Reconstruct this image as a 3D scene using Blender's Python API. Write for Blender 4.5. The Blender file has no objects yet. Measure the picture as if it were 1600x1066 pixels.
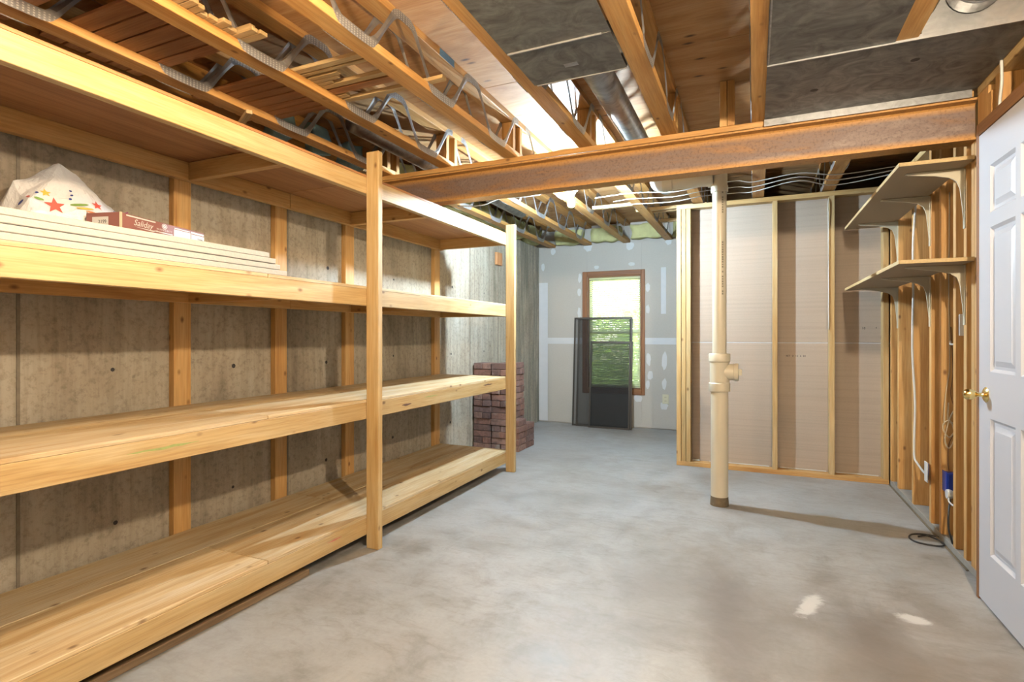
import bpy, bmesh, math, random
from mathutils import Vector, Matrix, noise
from mathutils.bvhtree import BVHTree
R = math.radians
SC = bpy.context.scene
COL = SC.collection

# ---------------------------------------------------------------- camera, world, lights, exposure
YAW = math.atan(378 / 850.0)
cam_d = bpy.data.cameras.new('camera')
cam_d.sensor_fit = 'HORIZONTAL'; cam_d.sensor_width = 36.0
cam_d.lens = 850.0 / 1600.0 * 36.0
cam_d.shift_y = -8.0 / 1600.0
cam_d.clip_start = 0.02
cam = bpy.data.objects.new('camera', cam_d); COL.objects.link(cam)
cam.location = (0, 0, 1.15); cam.rotation_euler = (R(90), 0, YAW)
SC.camera = cam

world = bpy.data.worlds.new('sky'); SC.world = world; world.use_nodes = True
wn = world.node_tree.nodes; wl = world.node_tree.links
sky = wn.new('ShaderNodeTexSky'); sky.sky_type = 'NISHITA'
sky.sun_elevation = R(48); sky.sun_rotation = R(200); sky.sun_disc = False
wl.new(sky.outputs['Color'], wn['Background'].inputs['Color'])
wn['Background'].inputs['Strength'].default_value = 1.5
sun_d = bpy.data.lights.new('sun', 'SUN'); sun_d.energy = 90.0; sun_d.angle = R(0.6); sun_d.color = (1.0, 0.95, 0.82)
sun = bpy.data.objects.new('sun', sun_d); COL.objects.link(sun); sun.rotation_euler = (R(42), 0, R(-28))

WARM = (1.0, 0.83, 0.60); AMBER = (1.0, 0.74, 0.46); COOL = (0.66, 0.85, 1.0)
LAMPS = [  # position of the bulb, colour, power
    ((-1.02, 0.78, 2.20), AMBER, 44.0),
    ((0.62, 0.72, 2.16), WARM, 104.0),
    ((-1.31, 4.09, 2.19), COOL, 125.0),
    ((-0.60, -0.90, 2.20), WARM, 6.0),  # added fill lamp behind the camera, out of view
]
SC.view_settings.view_transform = 'Standard'
SC.view_settings.look = 'None'
SC.view_settings.exposure = 1.02
SC.view_settings.gamma = 1.0
SC.view_settings.use_curve_mapping = False

# ---------------------------------------------------------------- material helpers
def new_mat(name):
    m = bpy.data.materials.new(name); m.use_nodes = True
    nt = m.node_tree; b = nt.nodes['Principled BSDF']
    return m, nt, b
def nd(nt, kind, **kw):
    n = nt.nodes.new(kind)
    for k, v in kw.items(): setattr(n, k, v)
    return n
def ramp(nt, fac, stops, interp='LINEAR'):
    r = nd(nt, 'ShaderNodeValToRGB'); r.color_ramp.interpolation = interp
    while len(r.color_ramp.elements) < len(stops): r.color_ramp.elements.new(0.5)
    for e, (p, c) in zip(r.color_ramp.elements, stops):
        e.position = p; e.color = (*c, 1) if len(c) == 3 else c
    nt.links.new(fac, r.inputs[0]); return r.outputs[0]
def mix(nt, fac, a, b, mode='MIX'):
    m = nd(nt, 'ShaderNodeMix', data_type='RGBA', blend_type=mode)
    for s, v in ((m.inputs[0], fac), (m.inputs[6], a), (m.inputs[7], b)):
        if hasattr(v, 'links') or hasattr(v, 'is_output'): nt.links.new(v, s)
        elif isinstance(v, (int, float)): s.default_value = v
        else: s.default_value = (*v, 1)
    return m.outputs[2]
def mth(nt, op, a, b=0.0, clamp=False):
    m = nd(nt, 'ShaderNodeMath', operation=op); m.use_clamp = clamp
    for s, v in ((m.inputs[0], a), (m.inputs[1], b)):
        if isinstance(v, (int, float)): s.default_value = v
        else: nt.links.new(v, s)
    return m.outputs[0]
def mapped(nt, vec, scale=(1, 1, 1), loc=(0, 0, 0), rot=(0, 0, 0)):
    m = nd(nt, 'ShaderNodeMapping'); m.inputs['Scale'].default_value = scale
    m.inputs['Location'].default_value = loc; m.inputs['Rotation'].default_value = rot
    nt.links.new(vec, m.inputs[0]); return m.outputs[0]
def noise_t(nt, vec, scale, detail=4.0, rough=0.55, dist=0.0):
    n = nd(nt, 'ShaderNodeTexNoise'); n.inputs['Scale'].default_value = scale
    n.inputs['Detail'].default_value = detail; n.inputs['Roughness'].default_value = rough
    n.inputs['Distortion'].default_value = dist
    if vec is not None: nt.links.new(vec, n.inputs['Vector'])
    return n.outputs['Fac']
def bump(nt, b, h, strength=0.2, dist=0.01):
    n = nd(nt, 'ShaderNodeBump'); n.inputs['Strength'].default_value = strength
    n.inputs['Distance'].default_value = dist
    nt.links.new(h, n.inputs['Height']); nt.links.new(n.outputs[0], b.inputs['Normal'])
def objvec(nt, rnd=20.0):
    tc = nd(nt, 'ShaderNodeTexCoord'); oi = nd(nt, 'ShaderNodeObjectInfo')
    s = mth(nt, 'MULTIPLY', oi.outputs['Random'], rnd)
    v = nd(nt, 'ShaderNodeVectorMath', operation='ADD')
    nt.links.new(tc.outputs['Object'], v.inputs[0]); nt.links.new(s, v.inputs[1])
    return v.outputs[0], oi.outputs['Random'], tc.outputs['Object']
def worldvec(nt):
    g = nd(nt, 'ShaderNodeNewGeometry'); return g.outputs['Position']

def wood(name, axis, light, mid, dark, knots=True, rough=0.62, ring=1.0, var=0.18):
    m, nt, b = new_mat(name + '_' + 'xyz'[axis])
    v, rnd, _ = objvec(nt)
    def sc(al, ac): s = [ac] * 3; s[axis] = al; return tuple(s)
    n1 = noise_t(nt, mapped(nt, v, sc(1.1, 11 * ring)), 1.0, 5, 0.6, 0.8)
    base = ramp(nt, n1, [(0.28, dark), (0.48, mid), (0.68, light)])
    n2 = noise_t(nt, mapped(nt, v, sc(5, 150)), 1.0, 3, 0.6, 0.2)
    base = mix(nt, 0.75, base, ramp(nt, n2, [(0.3, (0.68, 0.61, 0.52)), (0.62, (1, 1, 1))]), 'MULTIPLY')
    if knots:
        vo = nd(nt, 'ShaderNodeTexVoronoi'); vo.inputs['Scale'].default_value = 1.0
        nt.links.new(mapped(nt, v, sc(7.0, 12.0)), vo.inputs['Vector'])
        k = mth(nt, 'MULTIPLY', mth(nt, 'LESS_THAN', nd_sep(nt, vo.outputs['Color']), 0.8),
                ramp(nt, vo.outputs['Distance'], [(0.05, (0.9,) * 3), (0.15, (0, 0, 0))]))
        base = mix(nt, k, base, (dark[0] * .35, dark[1] * .28, dark[2] * .25))
    hs = nd(nt, 'ShaderNodeHueSaturation')
    nt.links.new(base, hs.inputs['Color'])
    nt.links.new(mth(nt, 'ADD', mth(nt, 'MULTIPLY', rnd, var), 1.0 - var / 2), hs.inputs['Value'])
    nt.links.new(hs.outputs[0], b.inputs['Base Color'])
    b.inputs['Roughness'].default_value = rough
    bump(nt, b, n2, 0.12, 0.004)
    return m
def nd_sep(nt, col):
    s = nd(nt, 'ShaderNodeSeparateColor'); nt.links.new(col, s.inputs[0]); return s.outputs[0]
def wood3(name, *a, **k): return [wood(name, i, *a, **k) for i in range(3)]
def plain(name, col, rough=0.5, metal=0.0, spec=0.5, nz=0.0, nscale=30, bumps=0.0):
    m, nt, b = new_mat(name)
    b.inputs['Roughness'].default_value = rough; b.inputs['Metallic'].default_value = metal
    b.inputs['Specular IOR Level'].default_value = spec
    v, rnd, _ = objvec(nt)
    n = noise_t(nt, v, nscale, 4, 0.6)
    c = mix(nt, n, tuple(x * (1 - nz) for x in col), tuple(min(1, x * (1 + nz)) for x in col))
    nt.links.new(c, b.inputs['Base Color'])
    if bumps: bump(nt, b, n, bumps, 0.006)
    return m

PINE = wood3('pine', (0.80, 0.60, 0.32), (0.74, 0.50, 0.215), (0.62, 0.36, 0.115))
STUD = wood3('stud_pine', (0.90, 0.57, 0.235), (0.82, 0.45, 0.145), (0.64, 0.30, 0.08))
CHORD = wood3('chord_fir', (0.84, 0.50, 0.18), (0.74, 0.38, 0.105), (0.55, 0.25, 0.055), ring=1.6)
DECK = wood3('deck_board', (0.92, 0.77, 0.54), (0.85, 0.64, 0.36), (0.64, 0.40, 0.16), ring=1.3)
PLYD = wood3('reddish_plywood', (0.62, 0.30, 0.115), (0.54, 0.24, 0.085), (0.42, 0.17, 0.055), knots=False, ring=1.4)
SIDING = wood3('cedar_siding', (0.74, 0.38, 0.17), (0.62, 0.29, 0.115), (0.44, 0.18, 0.06), knots=False, var=.4)
TRIMW = wood3('moulding_pine', (0.82, 0.62, 0.33), (0.75, 0.52, 0.24), (0.62, 0.40, 0.16), knots=False)
OAK = wood3('stained_casing', (0.40, 0.17, 0.055), (0.32, 0.125, 0.038), (0.20, 0.072, 0.022), knots=False, ring=2)
JAMB = wood3('door_jamb_wood', (0.42, 0.20, 0.075), (0.35, 0.15, 0.05), (0.25, 0.10, 0.032), knots=False, ring=2)
GREYW = wood3('weathered_wood', (0.42, 0.30, 0.18), (0.34, 0.22, 0.12), (0.22, 0.14, 0.07))

def m_subfloor():
    m, nt, b = new_mat('subfloor_plywood')
    p = worldvec(nt)
    n1 = noise_t(nt, mapped(nt, p, (2.0, 9, 9)), 1.0, 5, 0.6, 1.2)
    c = ramp(nt, n1, [(0.3, (0.50, 0.23, 0.075)), (0.5, (0.66, 0.35, 0.13)), (0.7, (0.78, 0.48, 0.22))])
    vo = nd(nt, 'ShaderNodeTexVoronoi'); vo.inputs['Scale'].default_value = 1
    nt.links.new(mapped(nt, p, (6.5, 17, 9)), vo.inputs['Vector'])
    k = mth(nt, 'MULTIPLY', mth(nt, 'LESS_THAN', nd_sep(nt, vo.outputs['Color']), 0.4),
            ramp(nt, vo.outputs['Distance'], [(0.06, (1, 1, 1)), (0.24, (0, 0, 0))]))
    c = mix(nt, k, c, (0.10, 0.045, 0.02))
    n2 = noise_t(nt, mapped(nt, p, (8, 140, 40)), 1.0, 3)
    c = mix(nt, 0.45, c, ramp(nt, n2, [(0.3, (0.65, 0.6, 0.55)), (0.6, (1, 1, 1))]), 'MULTIPLY')
    nt.links.new(c, b.inputs['Base Color']); b.inputs['Roughness'].default_value = 0.75
    return m
SUBFLOOR = m_subfloor()

def m_floor():
    m, nt, b = new_mat('concrete_slab')
    p = worldvec(nt)
    a = noise_t(nt, p, 1.1, 6, 0.6, 0.3); f = noise_t(nt, p, 5.0, 10, 0.72, 0.5); g = noise_t(nt, p, 60, 3)
    c = ramp(nt, a, [(0.34, (0.37, 0.345, 0.315)), (0.50, (0.455, 0.445, 0.43)), (0.66, (0.505, 0.51, 0.515))])
    c = mix(nt, 0.9, c, ramp(nt, f, [(0.30, (0.62, 0.59, 0.55)), (0.52, (1, 1, 1)), (0.72, (1.18, 1.18, 1.18))]), 'MULTIPLY')
    h = noise_t(nt, mapped(nt, p, (7, 22, 7), rot=(0, 0, 0.5)), 1.0, 7, 0.7, 0.9)
    c = mix(nt, 0.7, c, ramp(nt, h, [(0.30, (0.74, 0.71, 0.67)), (0.50, (1, 1, 1))]), 'MULTIPLY')
    bl = noise_t(nt, p, 0.7, 3, 0.5)
    c = mix(nt, ramp(nt, bl, [(0.45, (0,) * 3), (0.65, (0.35,) * 3)]), c, (0.40, 0.44, 0.47))
    c = mix(nt, 0.5, c, ramp(nt, g, [(0.3, (0.86, 0.86, 0.86)), (0.6, (1, 1, 1))]), 'MULTIPLY')
    def blob(c, x, y, rx, ry, rot, col, amt, nsc, lo=0.55, hi=1.0):
        q = mapped(nt, p, (1, 1, 0), (0, 0, 0))
        s = nd(nt, 'ShaderNodeVectorMath', operation='SUBTRACT'); nt.links.new(q, s.inputs[0]); s.inputs[1].default_value = (x, y, 0)
        q = mapped(nt, s.outputs[0], (1, 1, 1), (0, 0, 0), (0, 0, rot))
        q = mapped(nt, q, (1 / rx, 1 / ry, 0))
        l = nd(nt, 'ShaderNodeVectorMath', operation='LENGTH'); nt.links.new(q, l.inputs[0])
        d = mth(nt, 'ADD', l.outputs['Value'], mth(nt, 'MULTIPLY', mth(nt, 'SUBTRACT', noise_t(nt, p, nsc, 6, 0.7, 1.0), 0.5), 1.6))
        k = ramp(nt, d, [(lo, (amt,) * 3), (hi, (0, 0, 0))])
        return mix(nt, k, c, col)
    # worn brown and dark patches, white smears
    c = blob(c, 0.45, 2.25, 0.85, 0.75, 0.3, (0.20, 0.155, 0.115), 0.55, 2.2, 0.2, 1.1)
    c = blob(c, -0.35, 2.5, 0.55, 0.9, 0.5, (0.27, 0.245, 0.22), 0.6, 2.6, 0.1, 1.1)
    c = blob(c, -0.10, 2.45, 0.16, 0.75, -0.12, (0.20, 0.17, 0.145), 0.6, 3, 0.15, 1.15)
    c = blob(c, 0.40, 2.42, 0.15, 0.70, -0.15, (0.18, 0.15, 0.12), 0.65, 3, 0.15, 1.15)
    c = blob(c, 0.22, 2.64, 0.045, 0.17, 0.35, (0.72, 0.70, 0.67), 0.9, 14, 0.5, 0.9)
    c = blob(c, 0.59, 2.68, 0.075, 0.045, 0.1, (0.72, 0.70, 0.67), 0.9, 14, 0.5, 0.9)
    nt.links.new(c, b.inputs['Base Color'])
    nt.links.new(ramp(nt, f, [(0.3, (0.42,) * 3), (0.7, (0.62,) * 3)]), b.inputs['Roughness'])
    bump(nt, b, f, 0.10, 0.01)
    return m
FLOOR = m_floor()

def m_conc():
    m, nt, b = new_mat('poured_concrete_wall')
    p = worldvec(nt)
    a = noise_t(nt, mapped(nt, p, (1, 1.6, 0.7)), 1.0, 6, 0.62, 0.6)
    s = noise_t(nt, mapped(nt, p, (1, 22, 1.3)), 1.0, 5, 0.65, 0.4)
    g = noise_t(nt, p, 38, 6, 0.7)
    c = ramp(nt, a, [(0.30, (0.31, 0.245, 0.175)), (0.47, (0.54, 0.455, 0.345)), (0.66, (0.66, 0.585, 0.475))])
    c = mix(nt, 0.6, c, ramp(nt, s, [(0.30, (0.58, 0.55, 0.50)), (0.55, (1, 1, 1)), (0.8, (1.12, 1.12, 1.12))]), 'MULTIPLY')
    c = mix(nt, 0.7, c, ramp(nt, g, [(0.32, (0.55, 0.53, 0.50)), (0.52, (1, 1, 1))]), 'MULTIPLY')
    vo = nd(nt, 'ShaderNodeTexVoronoi'); vo.inputs['Scale'].default_value = 7
    nt.links.new(p, vo.inputs['Vector'])
    k = mth(nt, 'MULTIPLY', mth(nt, 'LESS_THAN', nd_sep(nt, vo.outputs['Color']), 0.45),
            ramp(nt, vo.outputs['Distance'], [(0.04, (1, 1, 1)), (0.12, (0, 0, 0))]))
    c = mix(nt, k, c, (0.05, 0.042, 0.034))
    # damp green-grey staining towards the far corner
    sx = nd(nt, 'ShaderNodeSeparateXYZ'); nt.links.new(p, sx.inputs[0])
    far = ramp(nt, mth(nt, 'MULTIPLY', sx.outputs['Y'], 0.1), [(0.48, (0, 0, 0)), (0.70, (1, 1, 1))])
    far = mth(nt, 'MULTIPLY', far, ramp(nt, s, [(0.32, (0.95,) * 3), (0.62, (0.1,) * 3)]))
    c = mix(nt, far, c, (0.15, 0.175, 0.14))
    nt.links.new(c, b.inputs['Base Color']); b.inputs['Roughness'].default_value = 0.85
    bump(nt, b, g, 0.35, 0.012)
    return m
CONC = m_conc()
SEAM = plain('concrete_seam', (0.30, 0.25, 0.19), 0.9, nz=0.5, nscale=25, bumps=0.3)

def m_paper(name, col, lines=0.0):
    m, nt, b = new_mat(name); p = worldvec(nt)
    a = noise_t(nt, p, 1.4, 5, 0.6); g = noise_t(nt, p, 90, 2)
    c = mix(nt, a, tuple(x * .93 for x in col), tuple(min(1, x * 1.07) for x in col))
    c = mix(nt, 0.3, c, ramp(nt, g, [(0.35, (0.88,) * 3), (0.6, (1,) * 3)]), 'MULTIPLY')
    if lines:
        w = noise_t(nt, mapped(nt, p, (0.6, 0.6, 55)), 1.0, 3)
        c = mix(nt, lines, c, ramp(nt, w, [(0.38, (0.78,) * 3), (0.55, (1,) * 3)]), 'MULTIPLY')
    nt.links.new(c, b.inputs['Base Color']); b.inputs['Roughness'].default_value = 0.85
    return m
DRY = m_paper('drywall_face_paper', (0.58, 0.54, 0.48))
DRYB = m_paper('drywall_back_paper', (0.55, 0.44, 0.35), 0.35)
DRYW = m_paper('painted_drywall', (0.72, 0.70, 0.67))
MUD = plain('joint_compound', (0.74, 0.74, 0.75), 0.8, nz=0.06, nscale=14)
GYP = plain('gypsum_edge', (0.78, 0.77, 0.74), 0.8, nz=0.08, nscale=60, bumps=0.15)
FOAM = plain('white_foam_board', (0.62, 0.60, 0.55), 0.85, nz=0.08, nscale=70, bumps=0.35)

def m_rust():
    m, nt, b = new_mat('rusty_primed_steel'); p = worldvec(nt)
    a = noise_t(nt, mapped(nt, p, (1.5, 6, 9)), 1.0, 6, 0.65, 1.0); g = noise_t(nt, p, 70, 5, 0.7)
    c = ramp(nt, a, [(0.34, (0.42, 0.22, 0.10)), (0.43, (0.29, 0.18, 0.13)), (0.54, (0.27, 0.19, 0.165)), (0.68, (0.42, 0.32, 0.28))])
    sz = nd(nt, 'ShaderNodeSeparateXYZ'); nt.links.new(p, sz.inputs[0])
    edge = ramp(nt, mth(nt, 'MULTIPLY', mth(nt, 'ABSOLUTE', mth(nt, 'SUBTRACT', sz.outputs['Z'], 2.18)), 10.0), [(0.50, (0, 0, 0)), (0.80, (0.9,) * 3)])  # orange tint growing towards the top and bottom flanges
    c = mix(nt, edge, c, (0.74, 0.37, 0.09))
    c = mix(nt, 0.55, c, ramp(nt, g, [(0.33, (0.35, 0.3, 0.27)), (0.5, (1, 1, 1))]), 'MULTIPLY')
    nt.links.new(c, b.inputs['Base Color']); b.inputs['Roughness'].default_value = 0.55; b.inputs['Metallic'].default_value = 0.15
    bump(nt, b, g, 0.2, 0.004)
    return m
RUST = m_rust()
def m_galv(name, lo, hi, rough, metal=0.75):
    m, nt, b = new_mat(name); v, rnd, _ = objvec(nt)
    a = noise_t(nt, v, 7, 6, 0.62, 2.2); g = noise_t(nt, mapped(nt, v, (14, 60, 40)), 1.0, 4)
    c = ramp(nt, a, [(0.3, lo), (0.7, hi)])
    c = mix(nt, 0.4, c, ramp(nt, g, [(0.35, (0.65,) * 3), (0.6, (1,) * 3)]), 'MULTIPLY')
    nt.links.new(c, b.inputs['Base Color']); b.inputs['Metallic'].default_value = metal
    nt.links.new(ramp(nt, a, [(0.3, (rough + .12,) * 3), (0.7, (rough - .06,) * 3)]), b.inputs['Roughness'])
    return m
PAN = m_galv('dusty_sheet_metal', (0.075, 0.073, 0.068), (0.17, 0.168, 0.158), 0.5, 0.5)
GALV = m_galv('galvanised_steel', (0.22, 0.22, 0.22), (0.38, 0.38, 0.385), 0.36, 0.85)
def m_web():
    m, nt, b = new_mat('punched_steel_web'); v, rnd, raw = objvec(nt, 0.0)
    a = noise_t(nt, v, 9, 3)
    c = ramp(nt, a, [(0.3, (0.30, 0.29, 0.28)), (0.7, (0.46, 0.45, 0.44))])
    s = nd(nt, 'ShaderNodeSeparateXYZ'); nt.links.new(raw, s.inputs[0])
    zz = s.outputs['Z']
    plate = mth(nt, 'MAXIMUM', mth(nt, 'LESS_THAN', zz, 0.036), mth(nt, 'GREATER_THAN', zz, 0.216))
    hy = mth(nt, 'LESS_THAN', mth(nt, 'FRACT', mth(nt, 'MULTIPLY', s.outputs['Y'], 62.0)), 0.42)
    hz = mth(nt, 'LESS_THAN', mth(nt, 'FRACT', mth(nt, 'MULTIPLY', zz, 110.0)), 0.6)
    k = mth(nt, 'MULTIPLY', mth(nt, 'MULTIPLY', hy, hz), plate)
    c = mix(nt, k, c, (0.70, 0.68, 0.64))
    nt.links.new(c, b.inputs['Base Color']); b.inputs['Metallic'].default_value = 0.45; b.inputs['Roughness'].default_value = 0.38
    return m
WEB = m_web()
CURB = plain('grey_sill_plate', (0.40, 0.36, 0.31), 0.85, nz=0.25, nscale=18)
PVC = plain('ivory_pvc', (0.78, 0.71, 0.55), 0.35, nz=0.05, nscale=6)
PVCW = plain('white_pvc', (0.82, 0.82, 0.80), 0.3, nz=0.03)
GRIME = plain('grime', (0.20, 0.15, 0.09), 0.9, nz=0.5, nscale=40)
BLACK = plain('black_rubber', (0.012, 0.012, 0.013), 0.45)
INK = plain('ink', (0.03, 0.025, 0.025), 0.7)
WHITEC = plain('white_cable_jacket', (0.78, 0.77, 0.74), 0.45)
CREAMC = plain('cream_cable_jacket', (0.72, 0.62, 0.44), 0.45)
BROWNC = plain('brown_wire', (0.20, 0.09, 0.035), 0.5)
BLUE = plain('blue_plastic', (0.01, 0.045, 0.42), 0.4, nz=0.1)
IVORY = plain('ivory_plastic', (0.74, 0.68, 0.48), 0.4)
WPLA = plain('white_plastic', (0.80, 0.80, 0.79), 0.35)
DOORW = plain('white_door_paint', (0.70, 0.71, 0.77), 0.42, nz=0.02, nscale=3)
BRASS = plain('polished_brass', (0.86, 0.66, 0.28), 0.16, metal=1.0)
BRKT = plain('almond_bracket_paint', (0.76, 0.70, 0.54), 0.4)
MDF = plain('particle_board', (0.50, 0.385, 0.25), 0.7, nz=0.12, nscale=160)
MDFE = plain('particle_board_edge', (0.70, 0.52, 0.27), 0.8, nz=0.3, nscale=120)
CARTON = plain('maroon_carton', (0.34, 0.135, 0.12), 0.6, nz=0.06)
CARTI = plain('brown_cardboard', (0.42, 0.25, 0.14), 0.8, nz=0.08)
PAPERW = plain('white_label_paper', (0.82, 0.82, 0.82), 0.7)
INSUL = plain('yellow_fibreglass', (0.62, 0.60, 0.28), 0.95, nz=0.3, nscale=14, bumps=0.5)
SEALF = plain('pale_blue_foam', (0.35, 0.58, 0.62), 0.8, nz=0.15, nscale=20)
SCRF = plain('dark_bronze_aluminium', (0.055, 0.047, 0.040), 0.4, metal=0.5)
LEAF = plain('green_leaves', (0.26, 0.46, 0.07), 0.6, nz=0.6, nscale=3)
GRASS = plain('lawn', (0.14, 0.30, 0.05), 0.9, nz=0.4, nscale=6)
PORC = plain('white_porcelain', (0.82, 0.82, 0.80), 0.25)
def m_bag():
    m, nt, b = new_mat('white_plastic_bag'); v, _, _ = objvec(nt)
    b.inputs['Base Color'].default_value = (0.80, 0.81, 0.85, 1); b.inputs['Roughness'].default_value = 0.38
    bump(nt, b, noise_t(nt, v, 16, 5, 0.6, 1.5), 0.35, 0.02); return m
BAG = m_bag()
def m_brick():
    m, nt, b = new_mat('old_brick'); v, rnd, _ = objvec(nt)
    a = noise_t(nt, v, 18, 6, 0.7, 0.8); g = noise_t(nt, v, 7, 5, 0.65)
    c = ramp(nt, rnd, [(0.0, (0.16, 0.09, 0.075)), (0.35, (0.32, 0.155, 0.11)), (0.7, (0.24, 0.14, 0.12)), (1.0, (0.40, 0.22, 0.16))])
    c = mix(nt, 0.8, c, ramp(nt, a, [(0.3, (0.35,) * 3), (0.55, (1,) * 3)]), 'MULTIPLY')
    c = mix(nt, ramp(nt, g, [(0.58, (0,) * 3), (0.70, (0.55,) * 3)]), c, (0.42, 0.38, 0.34))
    nt.links.new(c, b.inputs['Base Color']); b.inputs['Roughness'].default_value = 0.9
    bump(nt, b, a, 0.5, 0.01); return m
BRICK = m_brick()
def m_mesh():
    m, nt, b = new_mat('insect_screen_mesh')
    t = nd(nt, 'ShaderNodeBsdfTransparent'); x = nd(nt, 'ShaderNodeMixShader')
    b.inputs['Base Color'].default_value = (0.022, 0.021, 0.020, 1); b.inputs['Roughness'].default_value = 0.8
    x.inputs[0].default_value = 0.37
    nt.links.new(t.outputs[0], x.inputs[1]); nt.links.new(b.outputs[0], x.inputs[2])
    nt.links.new(x.outputs[0], nt.nodes['Material Output'].inputs['Surface']); return m
SMESH = m_mesh()
def m_slat():
    m, nt, b = new_mat('white_vinyl_slat')
    t = nd(nt, 'ShaderNodeBsdfTranslucent'); x = nd(nt, 'ShaderNodeMixShader')
    t.inputs[0].default_value = (0.94, 0.91, 0.48, 1); b.inputs['Base Color'].default_value = (0.86, 0.85, 0.68, 1)
    x.inputs[0].default_value = 0.5
    nt.links.new(b.outputs[0], x.inputs[1]); nt.links.new(t.outputs[0], x.inputs[2])
    nt.links.new(x.outputs[0], nt.nodes['Material Output'].inputs['Surface']); return m
SLAT = m_slat()
def m_glass():
    m, nt, b = new_mat('window_glass')
    t = nd(nt, 'ShaderNodeBsdfTransparent'); g = nd(nt, 'ShaderNodeBsdfGlossy'); g.inputs['Roughness'].default_value = 0.02
    f = nd(nt, 'ShaderNodeFresnel'); x = nd(nt, 'ShaderNodeMixShader')
    nt.links.new(f.outputs[0], x.inputs[0]); nt.links.new(t.outputs[0], x.inputs[1]); nt.links.new(g.outputs[0], x.inputs[2])
    nt.links.new(x.outputs[0], nt.nodes['Material Output'].inputs['Surface']); return m
GLASS = m_glass()
def m_bulb(col, pw):
    m, nt, b = new_mat('lit_bulb'); b.inputs['Emission Color'].default_value = (*col, 1)
    b.inputs['Emission Strength'].default_value = pw / (math.pi * 0.0092); return m

# ---------------------------------------------------------------- mesh helpers
def wl_of(o):
    p = Vector((0, 0, 0))
    while o is not None: p = p + Vector(o.location); o = o.parent
    return p
def link(name, me, mat, parent=None, loc=(0, 0, 0), rot=None):
    """links a mesh as one object; loc is a world position (parents carry no rotation)"""
    o = bpy.data.objects.new(name, me); COL.objects.link(o)
    if mat is not None and not me.materials: me.materials.append(mat)
    o.location = Vector(loc) - (wl_of(parent) if parent else Vector((0, 0, 0)))
    if rot: o.rotation_euler = rot
    if parent: o.parent = parent
    return o
def tag(o, label=None, cat=None, group=None, kind=None):
    if label: o['label'] = label
    if cat: o['category'] = cat
    if group: o['group'] = group
    if kind: o['kind'] = kind
    return o
def thing(name, label, cat, loc=(0, 0, 0), group=None, kind=None):
    o = bpy.data.objects.new(name, None); COL.objects.link(o); o.location = loc
    o.empty_display_size = 0.05
    return tag(o, label, cat, group, kind)
def bm_mesh(bm, name, smooth=False):
    me = bpy.data.meshes.new(name); bm.normal_update(); bm.to_mesh(me); bm.free()
    if smooth:
        for p in me.polygons: p.use_smooth = True
    return me
_cache = {}
def box_mesh(dx, dy, dz, bev=0.0):
    bm = bmesh.new(); bmesh.ops.create_cube(bm, size=1.0)
    for v in bm.verts: v.co = Vector((v.co.x * dx, v.co.y * dy, v.co.z * dz))
    if bev: bmesh.ops.bevel(bm, geom=list(bm.edges), offset=min(bev, min(dx, dy, dz) * .4), segments=1, affect='EDGES')
    return bm_mesh(bm, 'board')
def box(name, lo, hi, mat, parent=None, bev=0.002):
    lo = Vector(lo); hi = Vector(hi); d = hi - lo
    if isinstance(mat, list): mat = mat[max(range(3), key=lambda i: d[i])]
    key = (round(d.x, 4), round(d.y, 4), round(d.z, 4), bev, mat.name)
    if key not in _cache: _cache[key] = box_mesh(d.x, d.y, d.z, bev)
    return link(name, _cache[key], mat, parent, (lo + hi) / 2)
def add_box(bm, lo, hi):
    r = bmesh.ops.create_cube(bm, size=1.0); lo = Vector(lo); hi = Vector(hi); d = hi - lo; c = (hi + lo) / 2
    for v in r['verts']: v.co = Vector((v.co.x * d.x, v.co.y * d.y, v.co.z * d.z)) + c
def smooth_path(pts, n=6):
    pts = [Vector(p) for p in pts]; out = []
    for i in range(len(pts) - 1):
        p0 = pts[max(i - 1, 0)]; p1 = pts[i]; p2 = pts[i + 1]; p3 = pts[min(i + 2, len(pts) - 1)]
        for k in range(n):
            t = k / n
            out.append(0.5 * ((2 * p1) + (p2 - p0) * t + (2 * p0 - 5 * p1 + 4 * p2 - p3) * t * t + (-p0 + 3 * p1 - 3 * p2 + p3) * t ** 3))
    out.append(pts[-1]); return out
def add_tube(bm, pts, r, seg=8, smooth=0, cap=True):
    if smooth: pts = smooth_path(pts, smooth)
    pts = [Vector(p) for p in pts]; rings = []; up = None
    for i, p in enumerate(pts):
        t = (pts[min(i + 1, len(pts) - 1)] - pts[max(i - 1, 0)]).normalized()
        if up is None:
            up = t.orthogonal().normalized()
        else:
            up = (up - t * up.dot(t)); up = up.normalized() if up.length > 1e-6 else t.orthogonal().normalized()
        b = t.cross(up)
        rr = r[i] if isinstance(r, (list, tuple)) else r
        rings.append([bm.verts.new(p + (up * math.cos(a) + b * math.sin(a)) * rr) for a in [2 * math.pi * k / seg for k in range(seg)]])
    for a, c in zip(rings, rings[1:]):
        for k in range(seg): bm.faces.new((a[k], a[(k + 1) % seg], c[(k + 1) % seg], c[k]))
    if cap: bm.faces.new(rings[0][::-1]); bm.faces.new(rings[-1])
def tube(name, pts, r, mat, parent=None, seg=8, smooth=0):
    bm = bmesh.new(); o = Vector(pts[0]); add_tube(bm, [Vector(p) - o for p in pts], r, seg, smooth)
    bmesh.ops.recalc_face_normals(bm, faces=bm.faces)
    return link(name, bm_mesh(bm, name, True), mat, parent, o)
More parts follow.
